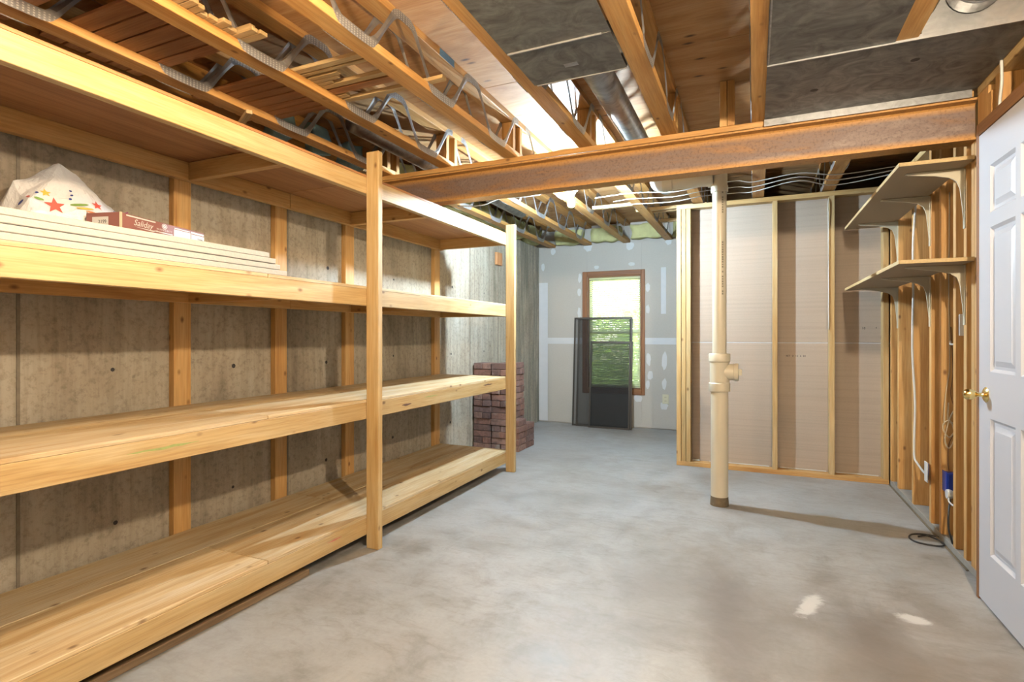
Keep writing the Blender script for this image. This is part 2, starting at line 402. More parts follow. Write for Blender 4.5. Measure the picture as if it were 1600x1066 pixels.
def lathe_mesh(prof, seg=20, axis=2):
    """prof: (radius, height) pairs around local axis"""
    bm = bmesh.new(); rings = []
    for r, h in prof:
        ring = []
        for k in range(seg):
            a = 2 * math.pi * k / seg; v = [r * math.cos(a), r * math.sin(a), h]
            if axis == 0: v = [v[2], v[0], v[1]]
            if axis == 1: v = [v[1], v[2], v[0]]
            ring.append(bm.verts.new(v))
        rings.append(ring)
    for a, b in zip(rings, rings[1:]):
        for k in range(seg): bm.faces.new((a[k], a[(k + 1) % seg], b[(k + 1) % seg], b[k]))
    bm.faces.new(rings[0][::-1]); bm.faces.new(rings[-1])
    bmesh.ops.remove_doubles(bm, verts=bm.verts, dist=1e-6)
    bmesh.ops.recalc_face_normals(bm, faces=bm.faces)
    me = bm_mesh(bm, 'turned', True)
    me.set_sharp_from_angle(angle=R(40))
    return me
def prism_mesh(poly, depth, axis):
    """2D polygon extruded along an axis: axis 0 -> poly in (y,z); 1 -> (x,z); 2 -> (x,y)"""
    def p3(a, b, c): return {0: (c, a, b), 1: (a, c, b), 2: (a, b, c)}[axis]
    bm = bmesh.new(); A = [bm.verts.new(p3(u, v, 0)) for u, v in poly]; B = [bm.verts.new(p3(u, v, depth)) for u, v in poly]
    n = len(poly); bm.faces.new(A[::-1]); bm.faces.new(B)
    for i in range(n): bm.faces.new((A[i], A[(i + 1) % n], B[(i + 1) % n], B[i]))
    bmesh.ops.recalc_face_normals(bm, faces=bm.faces)
    return bm_mesh(bm, 'prism')
def text_mesh(s, size, extrude=0.0002, align='CENTER', shear=0.0):
    cu = bpy.data.curves.new('lettering', 'FONT'); cu.body = s; cu.size = size; cu.extrude = extrude
    cu.align_x = align; cu.align_y = 'CENTER'; cu.shear = shear; cu.resolution_u = 3
    o = bpy.data.objects.new('lettering', cu)
    me = bpy.data.meshes.new_from_object(o); bpy.data.objects.remove(o); bpy.data.curves.remove(cu)
    return me
random.seed(7)
ORD = ['first','second','third','fourth','fifth','sixth','seventh','eighth','ninth','tenth','eleventh','twelfth','thirteenth','fourteenth','fifteenth','sixteenth']
H = 2.318          # underside of the floor trusses
HT = 2.572         # underside of the subfloor
XL = -2.64         # concrete wall face
YB = 6.83          # far drywall face

# ================================================================ THE SETTING
fl = box('floor', (XL - .2, -1.7, -0.12), (1.6, YB + .12, 0.0), FLOOR, bev=0); tag(fl, kind='structure')

ceil = thing('ceiling', None, None, (0, 0, HT), kind='structure')
ys = [-1.7, 0.35, 1.57, 2.79, 4.01, 5.23, YB + .12]
for i, (a, b_) in enumerate(zip(ys, ys[1:])):
    for x0, x1 in ([(XL - .2, -0.95), (-0.95, 1.6)] if i % 2 else [(XL - .2, -1.93), (-1.93, 0.5), (0.5, 1.6)]):
        box('plywood_sheet', (x0 + .0015, a + .0015, HT), (x1 - .0015, b_ - .0015, HT + .019), SUBFLOOR, ceil, bev=0.001)

# poured concrete wall on the left, its form seams and tie marks
wleft = box('wall_left', (XL - .2, -1.7, 0), (XL, YB + .12, H + .012), CONC, bev=0); tag(wleft, kind='structure')
for y in (1.165, 1.79, 2.515, 3.33, 4.20, 4.885, 5.55, 6.2):
    box('form_seam', (XL - .001, y - .008, 0.01), (XL + .004, y + .004, H), SEAM, wleft, bev=0.001)
for y in (1.05, 1.5, 2.15, 2.85, 3.6, 4.5, 5.2, 5.9):
    for z in (0.32, 0.98, 1.62, 2.12):
        bm = bmesh.new(); bmesh.ops.create_circle(bm, cap_ends=True, segments=7, radius=random.uniform(.008, .014), matrix=Matrix.Rotation(R(90), 4, 'Y'))
        link('tie_hole', bm_mesh(bm, 'tie_hole'), INK, wleft, (XL + .0012, y + random.uniform(-.03, .03), z + random.uniform(-.02, .02)))
rim = box('trim_1', (XL - .12, -1.7, H + .012), (XL - .04, YB, HT), CHORD, bev=0.001); tag(rim, kind='structure')

# far wall: drywall sheets around the window, taped joints
WX0, WX1, WZ0, WZ1 = -1.972, -1.276, 0.475, 1.915      # clear opening inside the casing
wback = thing('wall_back', None, None, (0, YB, 0), kind='structure')
def sheet(name, lo, hi, mat, parent): return box(name, lo, hi, mat, parent, bev=0.0015)
sheet('drywall_sheet', (XL, YB, 0.012), (WX0, YB + .0127, 1.085), DRY, wback)
sheet('drywall_sheet', (XL, YB, 1.088), (WX0, YB + .0127, H + .012), DRY, wback)
sheet('drywall_sheet', (WX1, YB, 0.012), (1.05, YB + .0127, 1.085), DRY, wback)
sheet('drywall_sheet', (WX1, YB, 1.088), (1.05, YB + .0127, H + .012), DRY, wback)
sheet('drywall_sheet', (WX0, YB, 0.012), (WX1, YB + .0127, WZ0), DRY, wback)
sheet('drywall_sheet', (WX0, YB, WZ1), (WX1, YB + .0127, H + .012), DRY, wback)
box('backing', (XL - .2, YB + .0127, 0), (WX0, YB + .12, HT), DRY, wback, bev=0)
box('backing', (WX1, YB + .0127, 0), (1.6, YB + .12, HT), DRY, wback, bev=0)
box('backing', (WX0, YB + .0127, 0), (WX1, YB + .12, WZ0), DRY, wback, bev=0)
box('backing', (WX0, YB + .0127, WZ1), (WX1, YB + .12, HT), DRY, wback, bev=0)
def mud_patch(x, z, w, h, seed):
    rnd = random.Random(seed); n = 14; poly = []
    for k in range(n):
        a = 2 * math.pi * k / n; f = rnd.uniform(.78, 1.1)
        poly.append((w / 2 * math.cos(a) * f, h / 2 * math.sin(a) * f))
    link('spackle_patch', prism_mesh(poly, 0.0012, 1), MUD, wback, (x, YB - .0011, z))
box('joint_tape', (XL + .125, YB - .0012, 1.045), (-2.03, YB, 1.125), MUD, wback, bev=0.0005)
box('joint_tape', (-1.235, YB - .0012, 1.045), (-0.45, YB, 1.125), MUD, wback, bev=0.0005)
box('joint_tape', (XL + .001, YB - .0012, 0.02), (XL + .125, YB, 1.86), MUD, wback, bev=0.0005)
box('joint_tape', (-1.04, YB - .0012, 1.42), (-0.98, YB, 1.99), MUD, wback, bev=0.0005)
for i, (x, z, w, h) in enumerate([(-2.44, 2.27, .07, .09), (-1.96, 2.29, .12, .10), (-1.42, 2.28, .10, .12), (-0.95, 2.30, .08, .08), (-2.58, 2.07, .05, .12),
        (-2.07, 1.9, .05, .12), (-2.08, 1.72, .05, .11), (-2.08, 1.45, .05, .16), (-1.2, 1.75, .06, .12), (-1.2, 1.48, .05, .12), (-1.19, .86, .06, .16),
        (-1.17, .66, .07, .12), (-1.2, .55, .05, .12), (-1.0, .84, .07, .24), (-1.0, .56, .06, .14), (-1.0, .30, .09, .12), (-1.32, .37, .12, .10), (-1.85, 2.03, .07, .05), (-1.4, 2.05, .09, .05)]):
    mud_patch(x, z, w, h, i)

# window: casing, jambs, sash, glass, blind
win = thing('window_1', 'tall narrow window with stained wood casing behind the leaning screens', None, ((WX0 + WX1) / 2, YB, WZ0), kind='structure')
cw = 0.062
for lo, hi in (((WX0 - cw, YB - .016, WZ0 - cw), (WX0, YB, WZ1 + cw)), ((WX1, YB - .016, WZ0 - cw), (WX1 + cw * .7, YB, WZ1 + cw)),
               ((WX0, YB - .016, WZ1), (WX1, YB, WZ1 + cw)), ((WX0, YB - .016, WZ0 - cw), (WX1, YB, WZ0))):
    box('casing', lo, hi, OAK, win, bev=0.005)
for lo, hi in (((WX0, YB, WZ0), (WX0 + .015, YB + .10, WZ1)), ((WX1 - .015, YB, WZ0), (WX1, YB + .10, WZ1)),
               ((WX0 + .015, YB, WZ1 - .015), (WX1 - .015, YB + .10, WZ1)), ((WX0 + .015, YB, WZ0), (WX1 - .015, YB + .10, WZ0 + .015))):
    box('jamb', lo, hi, OAK, win, bev=0.001)
sx0, sx1, sz0, sz1 = WX0 + .016, WX1 - .016, WZ0 + .016, WZ1 - .016; zm = (sz0 + sz1) / 2
for z0, z1, yo in ((sz0, zm + .015, .075), (zm - .015, sz1, .088)):
    for lo, hi in (((sx0, YB + yo, z0), (sx0 + .03, YB + yo + .012, z1)), ((sx1 - .03, YB + yo, z0), (sx1, YB + yo + .012, z1)),
                   ((sx0 + .03, YB + yo, z1 - .03), (sx1 - .03, YB + yo + .012, z1)), ((sx0 + .03, YB + yo, z0), (sx1 - .03, YB + yo + .012, z0 + .03))):
        box('sash', lo, hi, WPLA, win, bev=0.001)
    box('pane', (sx0 + .03, YB + yo + .004, z0 + .03), (sx1 - .03, YB + yo + .008, z1 - .03), GLASS, win, bev=0)
blind = thing('window_blind', 'white horizontal slat blind hanging in the tall far window', 'blind', ((WX0 + WX1) / 2, YB + .035, WZ1 - .015))
box('headrail', (sx0 + .004, YB + .018, WZ1 - .045), (sx1 - .004, YB + .052, WZ1 - .017), SLAT, blind)
box('bottom_rail', (sx0 + .004, YB + .022, WZ0 + .022), (sx1 - .004, YB + .048, WZ0 + .036), SLAT, blind)
bm = bmesh.new(); z = WZ0 + .052; ca, sa = math.cos(R(52)), math.sin(R(52)); rnd = random.Random(3)
while z < WZ1 - .05:
    tilt = R(52 + rnd.uniform(-4, 4)); cy, sy = math.cos(tilt) * .0145, math.sin(tilt) * .0145; dz = rnd.uniform(-.002, .002)
    vs = []
    for x in (sx0 + .006, sx1 - .006):
        for k in (-1, 0, 1):
            vs.append(bm.verts.new((x, YB + .035 + k * cy, z + k * sy + (0.0022 if k == 0 else 0) + (dz if x > -1.6 else 0))))
    bm.faces.new((vs[0], vs[1], vs[4], vs[3])); bm.faces.new((vs[1], vs[2], vs[5], vs[4]))
    z += .0260
c0 = wl_of(blind)
for v in bm.verts: v.co -= c0
tag(link('blind_slats', bm_mesh(bm, 'blind_slats', True), SLAT, blind, c0), kind='stuff')
for x in (sx0 + .13, sx1 - .13):
    tube('lift_cord', [(x, YB + .022, WZ1 - .045), (x, YB + .022, WZ0 + .036)], .0009, WPLA, blind, seg=5)
tube('tilt_wand', [(sx0 + .05, YB + .012, WZ1 - .045), (sx0 + .052, YB + .010, WZ1 - .50)], .003, GLASS, blind, seg=6)

# outdoors beyond the window: lawn and a hedge
lawn = box('lawn', (-9, YB + .13, -0.12), (7, 22, -0.02), GRASS, bev=0); tag(lawn, 'green lawn outside the far window', 'lawn', kind='structure')
hedge = thing('hedge', 'leafy green hedge outside the window seen through the blind', 'hedge', (-2.4, 8.6, -0.02))
bm = bmesh.new(); rnd = random.Random(5)
for i in range(5200):
    u, v = rnd.uniform(-2.3, 2.3), rnd.uniform(0, 1.45)
    p = Vector((u, rnd.uniform(-.45, .45) * (1 - .3 * v) + .1 * math.sin(u * 5), v + .12 * math.sin(u * 3.1)))
    s = rnd.uniform(.05, .095); q = Matrix.Rotation(rnd.uniform(0, 6.3), 3, 'Z') @ Matrix.Rotation(rnd.uniform(-1.2, 1.2), 3, 'X')
    vs = [bm.verts.new(p + q @ Vector(c)) for c in ((0, -s, 0), (s * .45, 0, s * .15), (0, s, 0), (-s * .45, 0, s * .15))]
    bm.faces.new(vs)
tag(link('foliage', bm_mesh(bm, 'foliage'), LEAF, hedge, (-2.4, 8.6, -0.02)), kind='stuff')
for i in range(7):
    x = -4.5 + i * .64
    tube('stem', [(x, 8.6, -.02), (x + .05, 8.62, .5), (x - .04, 8.58, .95)], [.022, .016, .008], GREYW[2], hedge, seg=6)

# stud partition in the middle (drywall hung on its far side)
YP = 5.02
wpart = thing('wall_partition', None, None, (0.16, YP, 0), kind='structure')
box('bottom_plate', (-0.63, YP, 0.0), (0.955, YP + .089, .038), STUD, wpart)
box('top_plate', (-0.63, YP, H - .045), (0.955, YP + .089, H - .007), PINE, wpart)
for x, m in ((-0.63, PINE), (-0.588, PINE), (0.141, PINE), (0.552, PINE), (0.915, PINE)):
    box('stud', (x, YP + .0005, .038), (x + .038, YP + .0885, H - .045), m, wpart)
box('stud', (-0.548, YP + .004, .038), (-0.51, YP + .0885, H - .045), PINE, wpart)
sheet('drywall_sheet', (-0.63, YP + .0895, 0.012), (1.05, YP + .102, 1.088), DRYB, wpart)
sheet('drywall_sheet', (-0.63, YP + .0895, 1.096), (1.05, YP + .102, H - .007), DRYB, wpart)
box('seam_gap_tape', (-0.63, YP + .0885, 1.0885), (1.05, YP + .0895, 1.0955), MUD, wpart, bev=0)
for s, x, z, sz in (('40T  0  12  6  B1', 0.32, 0.982, .022), ('18', 0.80, 1.211, .026), ('4', 0.885, 1.213, .020)):
    link('stamped_lettering', text_mesh(s, sz), INK, wpart, (x, YP + .0892, z), (R(90), 0, 0))
box('gypsum_debris', (-0.50, YP + .0600, .0385), (-0.44, YP + .085, .050), GYP, wpart, bev=0.004)
for x0, x1 in ((-.36, .12), (.2, .54), (.61, .9)):
    box('gypsum_debris', (x0, YP + .083, .0385), (x1, YP + .0884, .047), GYP, wpart, bev=0.002)
wret = box('wall_return', (-0.63, YP + .104, 0), (-0.53, YB, H), DRY, bev=0.001); tag(wret, kind='structure')

# stud wall on the right with the door
XR = 0.96
wright = thing('wall_right', None, None, (1.0, 4.0, 0), kind='structure')
box('bottom_plate', (XR, 3.06, 0.0), (XR + .089, YP - .006, .038), CURB, wright)
box('footing_strip', (XR - .013, 3.33, 0.0), (XR - .0005, YP - .01, .007), GRIME, wright, bev=0.003)
box('top_plate', (XR, 3.37, H - .039), (XR + .089, YP - .006, H - .001), PINE, wright)
box('top_plate', (XR, -1.6, H - .039), (XR + .089, 3.225, H - .001), PINE, wright)
for y, zt, m in ((4.978, H - .039, STUD), (4.752, H - .039, STUD), (4.352, H - .039, STUD), (3.957, H - .039, STUD), (3.765, H - .039, STUD), (3.53, H - .039, STUD),
           (3.372, H - .039, STUD), (3.268, 2.078, STUD), (3.225, 2.078, STUD), (3.06, 2.24, STUD)):
    box('stud', (XR, y, .038), (XR + .089, y + .038, zt), m, wright)
box('stud', (XR + .001, 3.1, .038), (XR + .088, 3.224, H - .04), STUD, wright)
box('header', (XR, 2.14, 2.078), (XR + .089, 3.06, 2.12), STUD, wright)
for y in (2.98, 2.70, 2.66, 2.30):
    box('cripple_stud', (XR, y, 2.12), (XR + .089, y + .038, H - .039), STUD, wright)
box('drywall_sheet', (XR + .0895, 3.06, .01), (XR + .102, YB, H), DRYB, wright, bev=0.001)
box('drywall_sheet', (XR + .0895, -1.6, 2.12), (XR + .102, 3.06, H), DRYB, wright, bev=0.001)
box('drywall_sheet', (XR - .012, -1.6, 0.01), (XR - .001, 2.12, H - .04), DRYW, wright, bev=0.001)
box('drywall_sheet', (XR + .0895, -1.6, 0.01), (XR + .102, 2.18, 2.12), DRYB, wright, bev=0.001)
wnear = box('wall_near', (XL - .2, -1.7, 0), (1.50, -1.6, HT), DRYW, bev=0); tag(wnear, kind='structure')  # unseen wall added to shut out sky light, whitish for bounce
wend = box('wall_leak_stop', (1.50, -1.7, 0), (1.60, YB + .012, HT), DRYW, bev=0); tag(wend, kind='structure')  # unseen wall added beyond the door to stop outdoor light leaking in

# door leaf with raised panels, jamb and knob
DX = 0.900; DY0, DY1, DZ1 = 2.235, 3.005, 2.022
door = thing('door_1', 'white six panel door with a brass knob in the right wall', None, (DX, (DY0 + DY1) / 2, 0), kind='structure')
cols = ((2.884, 2.642), (2.598, 2.356)); rows = ((1.663, 1.862), (1.000, 1.603), (0.232, 0.804))
bm = bmesh.new()
yb = [DY0] + sorted([c for cc in cols for c in cc]) + [DY1]; zb = [0.012] + sorted([z for r in rows for z in r]) + [DZ1]
for i in range(len(yb) - 1):
    for j in range(len(zb) - 1):
        hole = (i in (1, 3)) and (j in (1, 3, 5))
        if not hole: add_box(bm, (DX, yb[i], zb[j]), (DX + .035, yb[i + 1], zb[j + 1]))
bmesh.ops.remove_doubles(bm, verts=bm.verts, dist=1e-5)
dc = wl_of(door)
for v in bm.verts: v.co -= dc
link('leaf', bm_mesh(bm, 'leaf'), DOORW, door, dc)
def panel_mesh(w, h):
    bm = bmesh.new()
    lv = [(0.0, 0.0), (0.012, 0.011), (0.024, 0.011), (0.046, 0.003)]   # inset, depth behind the leaf face
    rings = []
    for ins, d in lv:
        rings.append([bm.verts.new((d, s * (w / 2 - ins), t * (h / 2 - ins))) for s, t in ((-1, -1), (1, -1), (1, 1), (-1, 1))])
    for a, b in zip(rings, rings[1:]):
        for k in range(4): bm.faces.new((a[k], a[(k + 1) % 4], b[(k + 1) % 4], b[k]))
    bm.faces.new(rings[-1])
    back = [bm.verts.new((0.03, s * w / 2, t * h / 2)) for s, t in ((-1, -1), (1, -1), (1, 1), (-1, 1))]
    for k in range(4): bm.faces.new((rings[0][k], back[k], back[(k + 1) % 4], rings[0][(k + 1) % 4]))
    bm.faces.new(back)
    bmesh.ops.recalc_face_normals(bm, faces=bm.faces); return bm_mesh(bm, 'panel')
for y1, y0 in cols:
    for z0, z1 in rows:
        link('panel', panel_mesh(y1 - y0, z1 - z0), DOORW, door, (DX, (y0 + y1) / 2, (z0 + z1) / 2))
kp = (DX, 2.925, 0.900)
rose = link('knob_rose', lathe_mesh([(0.0, -.011), (.016, -.011), (.026, -.007), (.033, -.002), (.033, 0.0), (0, 0)], 28, 0), BRASS, door, kp)
link('knob', lathe_mesh([(0.0, -.078), (.012, -.078), (.020, -.072), (.0245, -.062), (.0235, -.050), (.016, -.038), (.0095, -.030), (.0085, -.018), (.011, -.010), (0, -.010)], 14, 0), BRASS, rose, kp)
trim2 = box('trim_2', (DX - .002, DY1 + .003, 0.0), (XR - .0005, DY1 + .026, 2.078), JAMB, bev=0.001); tag(trim2, kind='structure')
trim3 = box('trim_3', (DX - .002, DY0 - .03, DZ1 + .004), (XR + .09, DY1 + .002, DZ1 + .056), JAMB, bev=0.001); tag(trim3, kind='structure')
trim4 = box('trim_4', (DX - .002, DY0 - .03, 0.0), (XR + .09, DY0 - .004, DZ1 + .002), JAMB, bev=0.001); tag(trim4, kind='structure')

# ================================================================ CEILING FRAMING
# steel beam with a wooden nailer on top
BY0, BY1, BZ0, BZ1 = 3.24, 3.345, 2.080, 2.278
beam = thing('steel_beam', 'rusty steel I-beam carrying the floor trusses across the room', 'beam', (-0.83, (BY0 + BY1) / 2, BZ0))
ym = (BY0 + BY1) / 2; tf = 0.013; tw = 0.0045
prof = [(BY0, BZ0), (BY1, BZ0), (BY1, BZ0 + tf * .8), (ym + tw + .006, BZ0 + tf), (ym + tw, BZ0 + tf + .008), (ym + tw, BZ1 - tf - .008), (ym + tw + .006, BZ1 - tf), (BY1, BZ1 - tf * .8),
        (BY1, BZ1), (BY0, BZ1), (BY0, BZ1 - tf * .8), (ym - tw - .006, BZ1 - tf), (ym - tw, BZ1 - tf - .008), (ym - tw, BZ0 + tf + .008), (ym - tw - .006, BZ0 + tf), (BY0, BZ0 + tf * .8)]
c0 = wl_of(beam)
link('i_section', prism_mesh([(y - c0.y, z - c0.z) for y, z in prof], 3.6, 0), RUST, beam, (-2.63, c0.y, c0.z))
box('wood_nailer', (-2.625, BY0 + .010, BZ1 + .0075), (0.955, BY1 - .004, H - .001), CHORD, beam)
for x in (-2.4, -1.6, -0.8, 0.0, 0.75):
    box('shim', (x, BY0 + .012, BZ1 + .0002), (x + .08, BY1 - .006, BZ1 + .0073), GREYW, beam, bev=0)

# floor trusses: flat 2x4 chords with V-shaped punched steel webs
def web_mesh():
    cl = smooth_path([(-.318, .236), (-.285, .235), (-.25, .222), (-.215, .180), (-.135, .068), (-.105, .034), (-.075, .019), (.075, .019), (.105, .034), (.135, .068), (.215, .180), (.25, .222), (.285, .235), (.318, .236)], 3)
    bm = bmesh.new(); A, B = [], []
    n = len(cl)
    for i, p in enumerate(cl):
        t = (cl[min(i + 1, n - 1)] - cl[max(i - 1, 0)]); t = Vector((t[0], t[1])).normalized(); nn = Vector((-t.y, t.x))
        u = abs(p[1] - .127) / .11; w = .0125 + .0085 * max(0, u) ** 2
        A.append((p[0] + nn.x * w, p[1] + nn.y * w)); B.append((p[0] - nn.x * w, p[1] - nn.y * w))
    def V(x, q): return bm.verts.new((x, q[0], q[1]))
    ra = [V(0, q) for q in A]; rb = [V(0, q) for q in B]; mid = [V(0.005 if abs(p[1] - .127) < .085 else 0.0012, p) for p in cl]
    for i in range(n - 1):
        bm.faces.new((ra[i], mid[i], mid[i + 1], ra[i + 1])); bm.faces.new((mid[i], rb[i], rb[i + 1], mid[i + 1]))
    r = bmesh.ops.solidify(bm, geom=list(bm.faces), thickness=0.0016)
    bmesh.ops.recalc_face_normals(bm, faces=bm.faces)
    return bm_mesh(bm, 'steel_web')
WEBM = web_mesh()
tl = {0: 'against the concrete wall, over the top shelf', 1: 'second from the concrete wall', 2: 'third from the concrete wall', 3: 'on the left of the grey duct pan',
      4: 'on the right of the grey duct pan', 5: 'at the left edge of the wide right-hand pan', 6: 'nearest the white door'}
TX = [-2.490, -2.000, -1.503, -0.993, -0.494, -0.012, 0.500]
for i, x in enumerate(TX):
    t = thing('floor_truss', 'wood and steel floor truss ' + tl[i], 'truss', (x + .0445, 2.6, H), 'floor trusses under the subfloor')
    ytop = -1.55
    box('bottom_chord', (x, ytop, H), (x + .089, 3.30, H + .038), CHORD, t)
    box('bottom_chord', (x, 3.302, H), (x + .089, YB - .005, H + .038), CHORD, t)
    box('top_chord', (x, ytop, HT - .0385), (x + .089, YB - .005, HT - .0005), CHORD, t)
    y = 1.69 - 3 * .637 - .0
    ks = [k for k in range(0, 12)]
    for k in ks:
        yc = 1.69 + (k - 4) * .637 + (0.0 if k < 7 else .12)
        if yc > YB - .35 or yc < -1.1: continue
        if 2.98 < yc + .3 and yc - .3 < 3.5 and k != 6 and False: continue
        for xs, rot in ((x + .0895, None), (x - .0005, (0, 0, math.pi))):
            link('steel_web', WEBM, WEB, t, (xs, yc, H), rot)
    for y0 in (3.205, 3.315):
        box('web_post', (x + .004, y0, H + .0385), (x + .085, y0 + .038, HT - .039), CHORD, t)

np_ = box('nail_plate', (TX[2] + .0912, 2.300, HT - .040), (TX[2] + .0925, 2.440, HT - .004), plain('blue_grey_plate', (0.10, 0.20, 0.30), 0.4, metal=0.6, nz=0.6, nscale=180), None, bev=0)
tag(np_, 'bluish punched nail plate on the upper chord of the third truss', 'metal plate')
blk = thing('blocking_post', 'pair of short wood blocks standing on the beam between two trusses', 'wood block', (-0.13, 3.29, H))
box('block', (-0.175, 3.25, H), (-0.137, 3.338, HT - .001), STUD, blk); box('block', (-0.135, 3.25, H), (-0.097, 3.338, HT - .001), STUD, blk)

# sheet metal pans closing the bays as return-air ducts
pan = thing('duct_pan', 'grey dusty sheet metal duct pan nailed between two trusses', 'duct', (-0.73, 1.4, H))
box('pan_sheet', (-0.935, 0.2, H - .0035), (-0.500, 2.058, H - .0015), PAN, pan, bev=0)
box('pan_sheet', (-0.930, 2.05, H - .006), (-0.502, 2.352, H - .004), PAN, pan, bev=0)
box('pan_lip', (-0.918, 2.353, H - .010), (-0.504, 2.357, H + .006), GALV, pan, bev=0)
box('pan_seam', (-0.930, 2.044, H - .0105), (-0.535, 2.050, H - .0035), GALV, pan, bev=0)
box('foil_label', (-0.745, 2.215, H - .0066), (-0.685, 2.245, H - .0061), GALV, pan, bev=0)
box('pan_end', (-0.90, 2.346, H + .0005), (-0.50, 2.349, HT - .04), PAN, pan, bev=0)
pan2 = thing('duct_pan', 'wide dark sheet metal duct pan above the beam beside the door', 'duct', (0.5, 2.9, H))
box('pan_sheet', (0.052, 2.596, H - .006), (0.955, 3.222, H - .003), PAN, pan2, bev=0)
box('pan_lip', (0.052, 2.588, H - .009), (0.955, 2.594, H + .010), GALV, pan2, bev=0)
box('pan_riser', (0.60, 2.596, H - .002), (0.950, 2.600, HT - .05), GALV, pan2, bev=0)
box('pan_flange', (0.050, 3.224, H - .042), (0.94, 3.230, H - .003), GALV, pan2, bev=0)
for px_, py_ in ((0.26, 2.93), (0.62, 2.78)):
    bm = bmesh.new(); bmesh.ops.create_circle(bm, cap_ends=True, segments=12, radius=.017)
    link('screw_hole', bm_mesh(bm, 'screw_hole'), INK, pan2, (px_, py_, H - .0066))
pan3 = thing('duct_pan', 'dark sheet metal pan in the bay in front of the wide one', 'duct', (0.27, 1.6, H))
box('pan_sheet', (0.050, 0.2, H - .0035), (0.512, 2.586, H - .0015), PAN, pan3, bev=0)
box('pan_seam', (0.054, 0.2, H - .006), (0.060, 2.58, H - .0036), GALV, pan3, bev=0)

def round_duct(label, pts, r, seams=()):
    t = thing('round_duct', label, 'duct', pts[0])
    tube('duct_pipe', pts, r, GALV, t, seg=24)
    for f in seams:
        a, b = Vector(pts[0]), Vector(pts[-1]); p = a.lerp(b, f); d = (b - a).normalized() * .008
        tube('crimp_ring', [p - d, p, p + d], [r + .0005, r + .003, r + .0005], GALV, t, seg=24)
    return t
round_duct('round galvanised duct passing over the beam behind the grey pan', [(-0.70, 2.40, 2.445), (-0.70, 2.9, 2.445), (-0.705, 3.7, 2.445), (-0.70, 3.95, 2.43), (-0.67, 4.20, 2.37), (-0.62, 4.42, 2.33)], .070)
round_duct('shiny round duct running over the far end of the top shelf', [(-2.205, 2.62, 2.450), (-2.205, 5.2, 2.450)], .074, (.3, .7))
round_duct('large round duct end hanging above the wide pan near the door', [(0.76, 1.9, 2.46), (0.76, 2.585, 2.46)], .088, (.9,))

# insulation batts at the rims
def pillow(name, lo, hi, mat, seed, label, group):
    lo = Vector(lo); hi = Vector(hi); c = (lo + hi) / 2; d = hi - lo
    bm = bmesh.new(); bmesh.ops.create_cube(bm, size=1.0)
    bmesh.ops.subdivide_edges(bm, edges=bm.edges, cuts=7, use_grid_fill=True)
    for v in bm.verts:
        p = v.co.copy(); q = Vector((p.x * d.x, p.y * d.y, p.z * d.z))
        e = 1 - max(abs(p.x), abs(p.y), abs(p.z)) * 0
        n_ = noise.noise_vector(q * 9 + Vector((seed * 3.1, 0, 0)))
        rd = (1 - .10 * ((abs(p.x) * 2) ** 4 + (abs(p.y) * 2) ** 4 + (abs(p.z) * 2) ** 4) / 3)
        v.co = q * rd + Vector((n_.x * min(.04, d.x * .22), n_.y * min(.04, d.y * .22), n_.z * .035))
    o = link(name, bm_mesh(bm, name, True), mat, None, c); return tag(o, label, 'insulation', group)
for i in range(6):
    x0 = TX[i] + .10; x1 = TX[i + 1] - .012
    pillow('insulation_batt', (x0, YB - .11, H + .02), (x1, YB - .006, HT - .045), INSUL, i, 'yellow fibreglass batt above the far wall, %s bay from the concrete wall' % ORD[i], 'batts above the far wall')
for i in range(7):
    y0 = 3.40 + i * .47
    pillow('insulation_batt', (XL - .038, y0, H + .015), (XL + .115, y0 + .44, HT - .045), INSUL, i + 20, 'yellow fibreglass batt on the concrete wall top, %s beyond the beam' % ORD[i], 'batts on the concrete wall')
for i in range(3):
    y0 = 2.35 + i * .32
    pillow('insulation_batt', (XL - .038, y0, H + .015), (XL + .07, y0 + .16, HT - .06), SEALF, i + 40, 'pale blue foam lump on the wall top above the shelving, %s from the viewer' % ORD[i], 'blue foam lumps')

# planks and mouldings stored across the bottom chords
zc = H + .0385
def plank(x0, x1, y0, y1, t, mat, name, label, cat, group, z=zc, rz=0.0):
    o = box(name, (x0, y0, z), (x1, y1, z + t), mat, None, bev=0.0015); o.rotation_euler = (0, 0, rz); return tag(o, label, cat, group)
ye = [1.217, 1.300, 1.385, 1.470, 1.548, 1.612]
rnd = random.Random(11)
for i, (a, b) in enumerate(zip(ye, ye[1:])):
    plank(-2.62, -1.935 + rnd.uniform(-.02, .01), a + .004, b - .005, .012 + rnd.uniform(0, .004), SIDING, 'siding_plank', 'reddish siding plank across the two left trusses, near batch, %s from the viewer' % ORD[i], 'plank', 'siding planks, near batch')
y = 1.845; i = -1
while y < 2.24:
    i += 1
    w = rnd.choice((.055, .075, .062)); plank(-2.61 + rnd.uniform(0, .05), -1.95 + rnd.uniform(-.05, .03), y, min(y + w - .009, 2.245), .014, SIDING, 'siding_plank', 'narrow reddish plank across the two left trusses, far batch, %s from the viewer' % ORD[i], 'plank', 'siding planks, far batch'); y += w
for i in range(5):
    y = 0.62 + i * .1; plank(-2.62, -1.6 + rnd.uniform(-.1, .1), y, y + .094, .013, SIDING, 'siding_plank', 'reddish plank over the trusses at the top left corner, %s from the viewer' % ORD[i], 'plank', 'siding planks, corner batch')
mg = 'pale mouldings stored on the trusses'
ml = 'short pale pine moulding end on the second truss, %s from the viewer, %s'
y = 1.20
